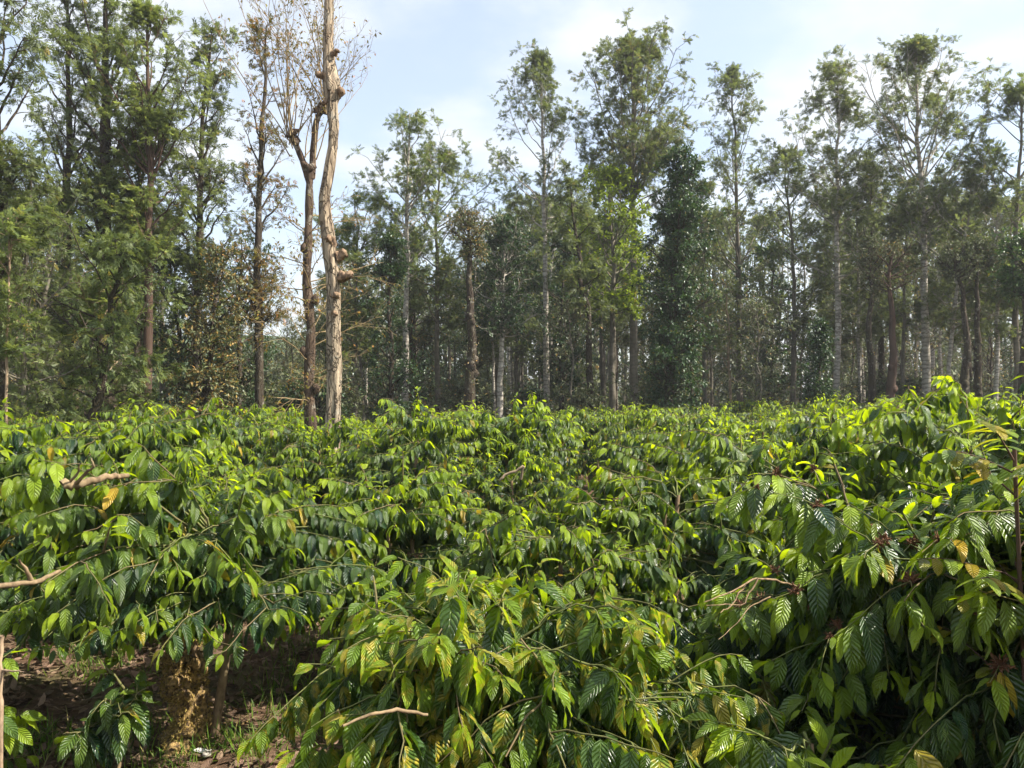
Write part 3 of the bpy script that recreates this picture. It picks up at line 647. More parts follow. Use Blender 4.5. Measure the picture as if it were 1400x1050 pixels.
# --- pollarded dry tree with thin upright shoots
def pollard(loc,label,d=16.5,seed=401):
    rng=np.random.default_rng(seed); wood=Acc(); fol=Acc(); s=np.linspace(0,1,16)
    top=PZ(205,d)
    pts=np.array([[0,0,-0.1],[0.03,0,1.2],[-0.03,0,2.4],[0.02,0,3.6],[-0.09,0.02,4.6],[-0.05,0,5.6],[-0.03,0,6.5],[-0.02,0,top-0.4]])
    def spl(pts,n=22):
        t=np.linspace(0,len(pts)-1,n); return np.stack([np.interp(t,np.arange(len(pts)),pts[:,k]) for k in range(3)],1)
    p=spl(pts); rr=np.linspace(0.125,0.075,22)*(1+0.12*np.sin(np.arange(22)*1.9)); tubes(wood,p,rr,12,rough=0.05,rng=rng)
    f1=spl(np.array([[-0.02,0,top-0.7],[-0.22,0.03,top-0.1],[-0.38,0.02,top+0.25]]),8); tubes(wood,f1,np.linspace(0.075,0.06,8),9,rough=0.08,rng=rng)
    f2=spl(np.array([[0.0,0,top-0.6],[0.06,0.03,top+0.2],[0.12,0.02,top+0.7],[0.28,0,top+0.95]]),9); tubes(wood,f2,np.linspace(0.075,0.06,9),9,rough=0.08,rng=rng)
    heads=[np.array([-0.38,0.02,top+0.3]),np.array([0.30,0,top+0.95]),np.array([-0.05,0.0,top-0.35])]
    for hd in heads:   # swollen knuckles
        for k in range(5):
            z=np.linspace(-1,1,5); c=hd+rng.normal(0,0.06,3); q=np.stack([c[0]+z*0.09*rng.normal(),c[1]+z*0.05,c[2]+z*0.10],1)
            tubes(wood,q,0.068*np.sqrt(np.clip(1-z**2,0.03,1)),9,rough=0.2,rng=rng)
    for z0,sg in ((5.3,-1),(4.2,1),(3.1,-1),(2.3,1)):
        for k in range(2):
            z=np.linspace(-1,1,5); q=np.stack([sg*0.13+0*z,0*z-0.05,z0+z*0.12],1); tubes(wood,q,0.08*np.sqrt(np.clip(1-z**2,0.03,1)),7,rough=0.2,rng=rng)
    # shoots
    S=[]
    for hd,n,ln in ((heads[0],16,3.1),(heads[1],14,2.5),(heads[2],6,2.4)):
        for k in range(n):
            az=rng.uniform(0,6.28); el=R(rng.uniform(48,86)); L=ln*rng.uniform(0.6,1.15)
            d_=np.array([np.cos(az)*np.cos(el),np.sin(az)*np.cos(el),np.sin(el)]); t=np.linspace(0,1,9)[:,None]
            q=hd+rng.normal(0,0.10,3)*np.array([1,1,1.6])+d_*t*L; q+=np.cumsum(rng.normal(0,0.045,(9,3)),0)*t; q[:,:2]+=rng.normal(0,0.3,2)*(t**2); q[:,2]+=0.1*(t[:,0]**2)*L*(1-np.sin(el))*2
            S.append(q)
    for k in range(34):  # low arching side shoots
        z0=rng.uniform(1.9,6.0); az=rng.uniform(0,6.28); L=rng.uniform(0.8,2.0); t=np.linspace(0,1,9)[:,None]; el=R(rng.uniform(10,55))
        d_=np.array([np.cos(az)*np.cos(el),np.sin(az)*np.cos(el),np.sin(el)])
        q=np.array([0,0,z0])+d_*t*L; q[:,2]-=0.12*L*t[:,0]**2; q+=np.cumsum(rng.normal(0,0.02,(9,3)),0); S.append(q)
    S=np.array(S); rS=np.linspace(0.014,0.004,9)[None]*np.ones((len(S),1)); tubes(wood,S,rS,4,mi=1)
    A,_,_,_=children(rng,S,rS,7,0.25,1.0,32,0.55,0.05,0.0,5,0.06); rA=np.linspace(0.005,0.002,5)[None]*np.ones((len(A),1)); tubes(wood,A,rA,3,mi=1)
    B,_,_,_=children(rng,A,rA,3,0.3,1.0,40,0.25,0.0,0.05,4,0.06); tubes(wood,B,np.linspace(0.003,0.0015,4)[None]*np.ones((len(B),1)),3,mi=1)
    Tt=rng.uniform(0.3,1,(len(B),3)); q,tan=interp(B,Tt); q=q.reshape(-1,3); tan=tan.reshape(-1,3)
    kp=rng.uniform(size=len(q))<np.where(q[:,0]>0.35,0.28,0.75); q=q[kp]; tan=tan[kp]; N=len(q)
    dd=nrm(tan*0.6+rng.normal(0,0.5,(N,3))-np.array([0,0,0.4])); nn=nrm(rng.normal(0,0.5,(N,3))+np.array([0,0,1]))
    L=0.085*rng.uniform(0.6,1.3,N); simple_leaves(fol,rng,q,dd,nn,L,L*0.42,np.stack([rng.uniform(0,1,N),rng.uniform(0,1,N),(rng.uniform(size=N)<0.35)*rng.uniform(0.2,1,N)],1))
    t=thing('pollarded_tree',label,'tree',loc)
    part('trunk',wood.mesh('trunk',[M['bark_red2'],M['pale_twig']]),t); part('crown',fol.mesh('crown',M['dry'],False),t)
M['bark_red2']=bark_mat('brown_pollard_bark',(0.14,0.095,0.065),(0.04,0.028,0.02),(0.09,0.065,0.045),sc_=8,stretch=0.35,bump=0.8,crack=10)
M['pale_twig']=bark_mat('tan_twig',(0.34,0.26,0.14),(0.20,0.14,0.07),None,sc_=10)
pollard((PX(424,16.5),16.5,0),'brown pollarded tree with swollen knuckles and a fan of thin yellowing shoots')

# --- bare weathered trunk
def bare_trunk():
    d=12.0; rng=np.random.default_rng(9)
    prof=[(700,455,26),(594,454,25),(520,455,25),(450,455,25),(400,456,24),(371,454,23),(345,450,22),(320,449,22),(295,445,21),(269,444,19),(248,448,19),(229,451,19),(200,455,18),(171,456,19),(140,453,20),(127,454,29),(116,453,32),(103,451,26),(80,448,19),(50,446,17),(20,447,17),(0,447,16),(-40,449,15),(-90,446,14),(-150,450,13)]
    z=np.array([PZ(a,d) for a,_,_ in prof]); x=np.array([PX(b,d) for _,b,_ in prof]); r=np.array([c/2/F*d*0.77 for _,_,c in prof])
    zz=np.linspace(-0.1,z[-1],90); x0=PX(455,d)
    P=np.stack([np.interp(zz,z,x)-x0,0.05*np.sin(zz*0.9),zz],1); rr=np.interp(zz,z,r)*(1+0.10*np.exp(-zz/0.3))
    K=28; a=np.linspace(0,2*PI,K,endpoint=False)
    w=Acc(); tubes(w,P,rr,K)
    V=w.V[0].reshape(90,K,3)
    for i in range(90):
        for k in range(K):
            c=P[i]; v=V[i,k]-c
            n_=mnoise.fractal(Vector((math.cos(a[k])*2.2,math.sin(a[k])*2.2,zz[i]*0.9)),1.0,2.0,4)*0.22+0.05*math.sin(a[k]*5+zz[i]*0.8)
            V[i,k]=c+v*(1+n_)
    t=thing('bare_tree','bare weathered branchless tree trunk rising out of the coffee bushes','tree',(x0,d,0))
    part('trunk',w.mesh('trunk',M['bark_bare']),t)
    # knots and stubs: (px,py,dir x,z, length, radius)
    for (px,py,dx,dy,dz,L,rb) in [(464,350,0.9,-0.3,0.35,0.17,0.07),(468,378,0.85,-0.4,0.1,0.19,0.065),(461,404,0.5,-0.8,0.0,0.10,0.06),(452,330,0.1,-1,0.1,0.11,0.07),(461,125,0.9,-0.4,-0.2,0.14,0.075),(444,104,-0.9,-0.3,0.25,0.17,0.06),(446,135,-0.7,-0.5,-0.5,0.12,0.045),(457,72,0.7,-0.5,0.4,0.12,0.04),(458,430,0.5,-0.8,0.1,0.06,0.05)]:
        b=np.array([PX(px,d)-x0-dx*0.03,dy*0.06,PZ(py,d)]); dd=nrm(np.array([dx,dy,dz])); s=np.linspace(0,1,7)
        P=b+dd*(s[:,None]*L)+np.cumsum(rng.normal(0,0.008,(7,3)),0); rads=rb*np.array([1.15,1.0,0.8,0.72,0.78,0.7,0.15])
        k=Acc(); P[:,0]+=0; tubes(k,P,rads*1.15,14,rough=0.2,rng=rng); part('branch_stub',k.mesh('branch_stub',M['knot']),t)
bare_trunk()

# --- centre and right: silver oaks and companions
T(553,33,158,'silver oak with pale lower trunk and lone green tip beside the sky gap',name='silver_oak',seed=501,r=0.15,cb=0.5,CR=1.8,nl=40,sub=6,tw=4,lp=6,bark='bark_pale',mat='oak_green',prof='oval',young=0.3,ang=(25,60))
T(600,35,205,'silver oak with rounded shoulder crown next in line from the sky gap',name='silver_oak',seed=502,r=0.13,cb=0.4,CR=1.7,nl=44,sub=6,tw=4,lp=6,bark='bark_grey',mat='oak',prof='oval')
T(533,30,330,'dense near-black evergreen bush tree under the silver oak with green tip',name='broadleaf_tree',seed=503,r=0.12,cb=0.08,CR=1.35,nl=56,sub=6,tw=4,lp=7,leaf='simple',LS=0.13,bark='bark_dark',mat='dark',prof='column')
T(641,28,285,'thick rugged dark trunk topped by a sparse brownish tuft',name='rugged_tree',seed=504,r=0.24,cb=0.8,CR=0.9,nl=34,sub=5,tw=4,lp=4,leaf='simple',LS=0.10,bark='bark_dark',mat='under',knots=12,prof='oval',yellow=0.3,skirt=500)
T(683,31,308,'pale-trunked tree with a compact dark leafy head like a mop',name='mop_headed_tree',seed=505,r=0.14,cb=0.5,CR=1.5,nl=90,sub=6,tw=4,lp=7,leaf='simple',LS=0.13,bark='bark_pale',mat='dark',prof='column',lean=(-0.1,0))
T(748,38,66,'tall narrow silver oak with long pale trunk and one thin outflung branch',name='silver_oak',seed=506,r=0.16,cb=0.52,CR=2.3,nl=44,sub=7,tw=4,lp=6,bark='bark_pale',mat='oak',prof='cone',ang=(18,62),lean=(-0.4,0),tipup=0.35)
T(866,35,55,'tallest broad-crowned silver oak behind the dark creeper-clad column tree',name='silver_oak',seed=507,r=0.2,cb=0.56,CR=3.1,nl=90,sub=7,tw=4,lp=9,bark='bark_grey',mat='oak',prof='oval',ang=(15,60),yellow=0.08,tipup=0.3)
T(914,28,198,'dark column-shaped tree wrapped in creeper leaves from ground to top',name='creeper_clad_tree',seed=508,r=0.2,cb=0.04,CR=1.35,nl=150,sub=6,tw=4,lp=7,leaf='simple',LS=0.14,bark='bark_dark',mat='dark',prof='column',ang=(45,85),skirt=6500,young=0.4)
T(838,33.6,236,'lime green tree glowing through the gap behind darker crowns',name='broadleaf_tree',seed=509,r=0.15,cb=0.48,CR=2.7,nl=48,sub=6,tw=4,lp=7,leaf='simple',LS=0.2,bark='bark_grey',mat='lime',prof='oval')
T(1012,41,92,'slim silver oak with open narrow crown standing alone against sky',name='silver_oak',seed=510,r=0.15,cb=0.4,CR=2.1,nl=46,sub=6,tw=4,lp=6,bark='bark_grey',mat='oak',prof='cone',ang=(20,55),tipup=0.3,lean=(-0.3,0))
T(1143,35,84,'silver oak with lumpy crown tapering to a thin leader, pale trunk low down',name='silver_oak',seed=511,r=0.15,cb=0.42,CR=2.4,nl=62,sub=6,tw=4,lp=7,bark='bark_pale',mat='oak',prof='cone',ang=(22,70),lean=(0.1,0))
T(1268,33,58,'broad silver oak with ringed pale trunk and wide spreading top',name='silver_oak',seed=512,r=0.18,cb=0.5,CR=2.9,nl=64,sub=7,tw=4,lp=8,bark='bark_pale',mat='oak',prof='vase',ang=(12,58),tipup=0.25)
T(1392,31,112,'silver oak half cut off by the edge with pinkish slim trunk',name='silver_oak',seed=513,r=0.13,cb=0.3,CR=1.9,nl=56,sub=6,tw=4,lp=7,bark='bark_grey',mat='oak_green',prof='oval')
T(1203,37,205,'leafy tree filling between two tall silver oaks, dark stem',name='forest_tree',seed=514,r=0.16,cb=0.35,CR=2.4,nl=60,sub=6,tw=4,lp=7,bark='bark_dark',mat='oak',prof='oval')
T(1216,30,340,'brown pollarded trunk splitting into two dark forks',name='rugged_tree',seed=515,r=0.2,cb=0.78,CR=1.3,nl=26,sub=5,tw=4,lp=4,leaf='simple',LS=0.1,bark='bark_red',mat='under',knots=5,yellow=0.1)
T(1318,29,335,'rugged dark trunk leaning beside a clump-topped one',name='rugged_tree',seed=516,r=0.19,cb=0.82,CR=1.0,nl=26,sub=5,tw=4,lp=4,leaf='simple',LS=0.1,bark='bark_dark',mat='under',knots=12,lean=(-0.2,0),skirt=200)
T(1334,29.5,330,'rugged brown trunk topped by a ragged bird-nest clump of ferns',name='rugged_tree',seed=517,r=0.17,cb=0.86,CR=0.8,nl=30,sub=5,tw=4,lp=5,leaf='simple',LS=0.12,bark='bark_dark',mat='under',knots=10,skirt=200)
T(1394,27,330,'dark trunk at the edge carrying a green broadleaf head',name='broadleaf_tree',seed=518,r=0.17,cb=0.7,CR=1.3,nl=34,sub=5,tw=4,lp=6,leaf='simple',LS=0.15,bark='bark_dark',mat='dark',young=0.8,knots=5)
T(1192,31,330,'rugged blackish trunk with lichen patches and small side clumps',name='rugged_tree',seed=519,r=0.17,cb=0.7,CR=1.0,nl=24,sub=5,tw=4,lp=4,leaf='simple',LS=0.1,bark='bark_dark',mat='under',knots=10,skirt=300)
T(1117,29,440,'short creeper-wrapped dark green trunk at the forest edge',name='creeper_clad_tree',seed=520,r=0.1,cb=0.04,CR=0.55,nl=60,sub=5,tw=3,lp=7,leaf='simple',LS=0.13,bark='bark_dark',mat='dark',prof='column',skirt=900)
T(1002,34,385,'thin pale sapling stem nearly leafless before the dark forest',name='sapling',seed=521,r=0.06,cb=0.35,CR=0.9,nl=16,sub=4,tw=3,lp=2,bark='pale_wood',mat='oak')
T(820,31,250,'dark forked trunk rising inside the wood beneath the broad crown',name='forest_tree',seed=522,r=0.16,cb=0.5,CR=1.6,nl=24,sub=6,tw=4,lp=6,bark='bark_dark',mat='oak',lean=(-0.3,0),wob=0.09)
T(505,30,350,'slender pale leaning stem close behind the bare trunk',name='sapling',seed=523,r=0.06,cb=0.5,CR=0.8,nl=18,sub=5,tw=3,lp=4,bark='bark_grey',mat='oak',lean=(-0.7,0))
T(485,34,270,'hazy soft green tree behind the bare trunk, top below the twigs',name='forest_tree',seed=524,r=0.14,cb=0.3,CR=2.0,nl=50,sub=6,tw=4,lp=7,bark='bark_grey',mat='oak_green')
T(1290,31.5,240,'slim stem with pale mottled base just beside the ringed trunk',name='silver_oak',seed=525,r=0.09,cb=0.35,CR=1.5,nl=36,sub=6,tw=4,lp=5,bark='bark_pale',mat='oak',lean=(0.5,0))
T(1176,36,260,'slim secondary silver oak stem with pale foot beside the lumpy-crowned one',name='silver_oak',seed=526,r=0.09,cb=0.4,CR=1.6,nl=36,sub=6,tw=4,lp=6,bark='bark_pale',mat='oak')
T(1083,38,200,'dim round-topped tree between the lone slim oak and the lumpy crown',name='forest_tree',seed=527,r=0.13,cb=0.3,CR=2.3,nl=56,sub=6,tw=4,lp=7,bark='bark_grey',mat='oak')
T(965,40,250,'yellow-tinged sparse tree top just clear of the creeper-clad column',name='forest_tree',seed=528,r=0.13,cb=0.35,CR=2.0,nl=44,sub=6,tw=4,lp=6,bark='bark_grey',mat='oak_green',yellow=0.12)
T(706,40,268,'pale feathery tree top peeping behind the mop-headed tree',name='forest_tree',seed=529,r=0.13,cb=0.3,CR=2.3,nl=56,sub=6,tw=4,lp=7,bark='bark_grey',mat='oak')

HERO+=[(815,37.5),(850,37.5),(885,37.5),(835,37.5)]
# --- forest interior fill: prototypes copied
fr=random.Random(4242)
fill=[
 dict(name='forest_tree',lab='slim dusky tree deep in the wood with a thin feathery crown',grp='slim feathery trees deep in the wood',kw=dict(seed=601,H=13,r=0.12,cb=0.5,CR=2.2,nl=30,sub=6,tw=4,lp=4,bark='bark_grey',mat='oak',LS=0.27)),
 dict(name='forest_tree',lab='straight pale-stemmed tree deep in the wood under a feathery crown',grp='pale-stemmed trees deep in the wood',kw=dict(seed=602,H=14,r=0.13,cb=0.55,CR=2.2,nl=28,sub=6,tw=4,lp=4,bark='bark_pale',mat='oak',LS=0.27)),
 dict(name='forest_tree',lab='dark-stemmed tree deep in the wood with dull olive leaves',grp='dark-stemmed trees deep in the wood',kw=dict(seed=603,H=12,r=0.16,cb=0.4,CR=2.3,nl=34,sub=6,tw=4,lp=4,leaf='simple',LS=0.2,bark='bark_dark',mat='under',yellow=0.06,knots=6)),
 dict(name='forest_tree',lab='low twiggy tree deep in the wood with sparse brownish leaves',grp='low twiggy trees deep in the wood',kw=dict(seed=604,H=7.5,r=0.07,cb=0.15,CR=1.9,nl=36,sub=6,tw=4,lp=2,leaf='simple',LS=0.15,bark='bark_dark',mat='under',yellow=0.2)),
 dict(name='sapling',lab='thin leafy sapling among the trunks inside the wood',grp='thin saplings among the trunks',kw=dict(seed=605,H=5.5,r=0.045,cb=0.25,CR=1.2,nl=26,sub=5,tw=4,lp=3,leaf='simple',LS=0.15,bark='bark_grey',mat='under',yellow=0.05)),
 dict(name='forest_tree',lab='dark evergreen tree deep in the wood, leafy to its foot',grp='dark evergreens deep in the wood',kw=dict(seed=606,H=9,r=0.12,cb=0.2,CR=1.8,nl=44,sub=6,tw=4,lp=4,leaf='simple',LS=0.2,bark='bark_dark',mat='dark')),
]
for f in fill: f['root']=None
def put_fill(i,x,y,H):
    f=fill[i]; s=H/f['kw']['H']; sx=s*fr.uniform(0.85,1.15) if i!=1 else s; rz=fr.uniform(0,6.28)
    if f['root'] is None:
        f['root']=make_tree(f['lab'],(x,y,0),rz,f['grp'],(sx,sx,s),name=f['name'],**f['kw']); return
    dup(f['root'],(x,y,0),rz,f['lab'],f['grp'],(sx,sx,s))
def skyline(px):   # photo row the wood's continuous top reaches at this column
    xs=[-200,0,120,200,230,330,420,480,560,640,700,800,900,960,1060,1200,1300,1400,1600]
    ys=[250,260,300,330,470,450,440,330,330,340,300,290,290,270,260,250,250,240,240]
    return float(np.interp(px,xs,ys))
pts=[]
for k in range(1200):
    y_=fr.uniform(30,74); px=fr.uniform(-70,1470)
    x_=PX(px,y_)
    if px<470 and y_<27: continue
    if 215<px<300 and fr.random()<0.8: continue
    if any(abs(px-a)<(24 if a>470 else 14) and y_<b+0.8 for a,b in HERO): continue
    if any((x_-a)**2+(y_-b)**2<(2.3+0.012*y_)**2 for a,b in pts): continue
    pts.append((x_,y_))
    top=skyline(px)+fr.uniform(-25,60); H=PZ(top,y_)
    i=fr.choices([0,1,2,3,4,5],[5,4,4,6,4,2])[0]
    if i==3: H=min(H,fr.uniform(6,9))
    if i==4: H=fr.uniform(4.5,6.5)
    if i==5: H=min(H,fr.uniform(7,11))
    put_fill(i,x_,y_,max(4,H))
    if len(pts)>185: break
# shrubs at the wood's foot
shr=None
SG='broadleaf shrubs along the foot of the wood'; SL='leafy broadleaf shrub at the foot of the wood behind the coffee'
shrubs=[None]*3
for k in range(56):
    px=fr.uniform(-30,1430); y_=fr.uniform(27,36) if px>470 else fr.uniform(26.5,34); x_=PX(px,y_)
    if any(abs(px-a)<16 and y_<b for a,b in HERO): continue
    i=k%3; H=fr.uniform(1.5,2.7)
    if shrubs[i] is None:
        shrubs[i]=make_tree(SL,(x_,y_,0),0,SG,(H/2.4,)*3,name='shrub',cat='shrub',seed=650+i,H=2.4,r=0.03,cb=0.05,CR=1.3,nl=26,sub=5,tw=4,lp=3,leaf='simple',LS=0.17,bark='bark_dark',mat=['under','dark','under'][i],wob=0.02)
    else: dup(shrubs[i],(x_,y_,0),fr.uniform(0,6.28),SL,SG,(H/2.4,)*3)

# far wood as one mass (too many and too deep to tell apart)
def far_wood():
    rng=np.random.default_rng(8); w=Acc(); f=Acc()
    n=420; y=rng.uniform(74,120,n); px=rng.uniform(-90,1490,n)
    px=np.where((px>215)&(px<300),px+rng.choice([-90,90],n),px)
    x=(px-700)/F*y; H=np.array([PZ(skyline(a)+rng.uniform(10,70),b) for a,b in zip(px,y)])
    H=np.where(px<330,H*0.75,H)
    s=np.linspace(0,1,6); P=np.zeros((n,6,3)); P[...,0]=x[:,None]+np.cumsum(rng.normal(0,0.28,(n,6)),1)+rng.normal(0,1.2,(n,1))*s; P[...,1]=y[:,None]; P[...,2]=H[:,None]*s-0.1
    tubes(w,P,0.2*(1.05-s)[None]*np.ones((n,1)),5)
    m=560; k=rng.integers(0,n,n*m//2); t=rng.uniform(0.0,1,len(k))**1.3; a=rng.uniform(0,6.28,len(k)); rr=np.sqrt(rng.uniform(0,1,len(k)))*3.0*np.where(t<0.25,1.1,np.sin(PI*np.clip(0.15+0.8*t,0,1)))
    q=np.stack([x[k]+np.cos(a)*rr,y[k]+np.sin(a)*rr,H[k]*t+rng.normal(0,0.3,len(k))],1)
    nl_=90000; yl_=rng.uniform(56,95,nl_); pl_=rng.uniform(-80,1480,nl_); hz=np.abs(rng.normal(0,3.0,nl_))*(0.6+0.5*np.sin(pl_*0.05)); okk=~((pl_>215)&(pl_<300)); q=np.concatenate([q,np.stack([(pl_-700)/F*yl_,yl_,hz],1)[okk]]); N=len(q)
    dd=nrm(rng.normal(0,1,(N,3))); nn=nrm(rng.normal(0,0.6,(N,3))+np.array([0,0,1])); L=rng.uniform(0.35,0.8,N)
    leaves(f,q,dd,nn,L,L*0.4,rng.uniform(0.2,1,N),rng.uniform(0,0.4,N),np.stack([rng.uniform(0,0.6,N),rng.uniform(0,1,N),(rng.uniform(size=N)<0.05)*0.6],1),nu=3,nv=2)
    a=Acc()
    for src,mi in ((w,0),(f,1)):
        for V,Q,UV,C in zip(src.V,src.Q,src.UV,src.C):
            pass
    off=0
    a.V=w.V+f.V; a.UV=w.UV+f.UV; a.C=w.C+f.C
    a.Q=w.Q+[q+w.n for q in f.Q]; a.M=[np.zeros(len(q),np.int32) for q in w.Q]+[np.ones(len(q),np.int32) for q in f.Q]
    o=obj('far_woods',a.mesh('far_woods',[M['bark_grey'],M['under']])); tag(o,'hazy far part of the wood reading as one mass',"woods",kind='stuff')
far_wood()

# ------------------------------------------------------------------ ground cover near the camera
def cover():
    rng=np.random.default_rng(21)
    # dead leaves
    n=26000; y=1.6+rng.uniform(0,1,n)**1.2*9; x=rng.uniform(-0.72,0.72,n)*(y+1.0); 
    a=Acc(); p=np.stack([x,y,gh(x,y)+rng.uniform(0.004,0.035,n)],1)
    d=rng.normal(0,1,(n,3)); d[:,2]*=0.2; nn=nrm(np.array([0,0,1.0])+rng.normal(0,0.4,(n,3))); L=rng.uniform(0.035,0.11,n)
    c=np.stack([rng.uniform(0,1,n)**1.5,rng.uniform(0,1,n),(rng.uniform(size=n)<0.12)*rng.uniform(0.3,1,n)],1)
    leaves(a,p,d,nn,L,L*0.42,rng.uniform(-1.4,2.2,n),rng.uniform(-0.3,0.9,n),c,nu=5,nv=3,shape=(0.6,0.8))
    o=obj('leaf_litter',a.mesh('leaf_litter',M['litter'])); tag(o,'brown curled dead leaves covering the soil under the bushes','leaf litter',kind='stuff')
    # grass in tufts
    nt=1100; ty=1.8+rng.uniform(0,1,nt)*8; tx=rng.uniform(-0.72,0.72,nt)*(ty+0.8)
    sel=np.array([mnoise.noise(Vector((a*0.8,b*0.8,3.1)))+ (0.3 if (b<5.2 and a<-1.6) else 0) + (0.3 if (a>0.6 and b>3.5) else 0) for a,b in zip(tx,ty)])>0.02
    tx,ty=tx[sel],ty[sel]; m=34
    x=(tx[:,None]+rng.normal(0,0.09,(len(tx),m))).ravel(); y=(ty[:,None]+rng.normal(0,0.09,(len(tx),m))).ravel(); N=len(x)
    p=np.stack([x,y,gh(x,y)],1); az=rng.uniform(0,6.28,N); lean=rng.uniform(0.1,1.0,N)
    d=np.stack([np.cos(az)*lean,np.sin(az)*lean,np.ones(N)],1); nn=np.stack([-np.cos(az),-np.sin(az),lean],1); L=rng.uniform(0.06,0.2,N)
    b=Acc(); leaves(b,p,d,-nn*-1,L,L*0.0+rng.uniform(0.004,0.009,N),rng.uniform(-0.2,1.6,N),np.zeros(N),np.stack([rng.uniform(0,1,N),rng.uniform(0,1,N),(rng.uniform(size=N)<0.1)*0.8],1),nu=5,nv=2,shape=(0.15,0.6))
    o=obj('grass',b.mesh('grass',M['grass'])); tag(o,'short green grass tufts between the bushes','grass',kind='stuff')
    # fallen twigs as litter
    k=700; y=1.8+rng.uniform(0,1,k)*7; x=rng.uniform(-0.72,0.72,k)*(y+0.8); az=rng.uniform(0,6.28,k); L=rng.uniform(0.08,0.5,k); s=np.linspace(-0.5,0.5,6)
    P=np.stack([x[:,None]+np.cos(az)[:,None]*s*L[:,None],y[:,None]+np.sin(az)[:,None]*s*L[:,None],(gh(x,y)+rng.uniform(0.01,0.04,k))[:,None]+0*s],2)+rng.normal(0,0.006,(k,6,3))
    t=Acc(); tubes(t,P,rng.uniform(0.0015,0.005,(k,1))*np.ones((1,6)),4); o=obj('twig_litter',t.mesh('twig_litter',M['twig'])); tag(o,'thin dry twigs strewn over the leaf litter','twig litter',kind='stuff')
cover()

def wood_piece(name,label,cat,pts,radii,mat,subs=(),K=9,seed=1,thingloc=None):
    rng=np.random.default_rng(seed); pts=np.array(pts,float); t=np.linspace(0,len(pts)-1,18)
    p=np.stack([np.interp(t,np.arange(len(pts)),pts[:,k]) for k in range(3)],1); p[1:-1]+=rng.normal(0,0.2*radii[0],(16,3))
    a=Acc(); r=np.interp(t,np.arange(len(radii)),radii); tubes(a,p,r,K,rough=0.07,rng=rng)
    for sp,sr in subs:
        sp=np.array(sp,float); tt=np.linspace(0,len(sp)-1,12); q=np.stack([np.interp(tt,np.arange(len(sp)),sp[:,k]) for k in range(3)],1); q[1:]+=np.cumsum(rng.normal(0,0.003,(11,3)),0)
        tubes(a,q,np.linspace(sr,sr*0.35,12),6,rough=0.05,rng=rng)
    o=obj(name,a.mesh(name,M[mat])); tag(o,label,cat); return o
def W(px,py,d): return [PX(px,d),d,PZ(py,d)]
wood_piece('broken_branch','thick sunlit golden broken branch jutting in low at the view edge','branch',[W(-90,806,3.6),W(0,800,3.7),W(52,796,3.8),W(84,780,3.95)],[0.016,0.014,0.012,0.009],'twig',
  subs=[([W(46,796,3.8),W(40,775,3.75),W(36,765,3.7)],0.012)],seed=3)
wood_piece('dead_branch','gnarled pale dead branch with forked twigs lying over the coffee leaves','branch',[W(86,662,4.15),W(108,663,4.2),W(140,652,4.25),W(176,650,4.4)],[0.026,0.022,0.018,0.014],'twig',
  subs=[([W(104,661,4.18),W(118,647,4.15),W(128,640,4.1),W(124,630,4.1)],0.011),([W(96,660,4.18),W(108,645,4.15),W(112,636,4.12)],0.009)],seed=4)
wood_piece('dead_twig_spray','leafless pinkish dead twigs reaching out over the grassy gap','twigs',[W(1060,792,3.3),W(1030,790,3.2),W(1000,808,3.1),W(962,822,3.0)],[0.005,0.004,0.003,0.002],'twig',
  subs=[([W(1052,815,3.3),W(1020,832,3.2),W(975,872,3.0)],0.0035),([W(1018,800,3.2),W(1000,830,3.1),W(985,838,3.05)],0.004),([W(1035,790,3.2),W(1015,826,3.15),W(960,828,3.0)],0.004),([W(1060,792,3.3),W(1085,800,3.35),W(1110,812,3.4)],0.005)],seed=5)
wood_piece('dead_twig','slim arched brown twig crossing low before the yellowish bush','twigs',[W(585,975,2.05),W(545,968,2.0),W(505,975,1.95),W(470,990,1.9)],[0.004,0.005,0.004,0.003],'twig',subs=[],K=7,seed=6)
wood_piece('stake','thin pale upright stake at the very corner of the view','stake',[[PX(4,3.1),3.1,-0.02],W(5,960,3.1),W(3,900,3.1),W(6,868,3.1)],[0.011,0.010,0.010,0.008],'pale_wood',subs=[([W(4,914,3.1),W(22,912,3.08),W(42,912,3.05)],0.006)],seed=7)
wood_piece('bent_stem','crooked light brown bent stem showing among the mid-field leaves','branch',[W(684,656,7.2),W(692,648,7.2),W(706,644,7.2),W(716,636,7.2),W(712,655,7.25)],[0.012,0.012,0.013,0.011,0.014],'pale_wood',seed=8)
# scrap of white paper on the soil
def scrap():
    a=Acc(); x0,y0=PX(268,4.75),4.72
    nx=6; t=np.linspace(0,1,nx); X,Y=np.meshgrid(t*0.105,t*0.06,indexing='ij'); Z=0.035+0.008*np.sin(X*60)+0.01*np.sin(Y*70); 
    V=np.stack([X+0.2*Y,Y,Z],-1); top=V.reshape(-1,3); bot=top-np.array([0,0,0.0015]); q=grid_quads(nx,nx)
    a.add(top,q[:,::-1]); a.add(bot,q)
    m,nt,ns,ls=newmat('paper'); out=N_(ns,'ShaderNodeOutputMaterial'); bs=N_(ns,'ShaderNodeBsdfPrincipled'); bs.inputs['Roughness'].default_value=0.7
    nz=N_(ns,'ShaderNodeTexNoise'); nz.inputs['Scale'].default_value=40; c=ramp(ns,ls,nz.outputs[0],[(0.35,(0.5,0.48,0.43)),(0.55,(0.75,0.74,0.72))]); ls.new(c,bs.inputs['Base Color']); ls.new(bs.outputs[0],out.inputs[0])
    o=obj('paper_scrap',a.mesh('paper_scrap',m)); o.location=(x0,y0,float(gh(x0,y0))); tag(o,'small torn scrap of white paper on the soil by the mossy trunk','litter')
scrap()
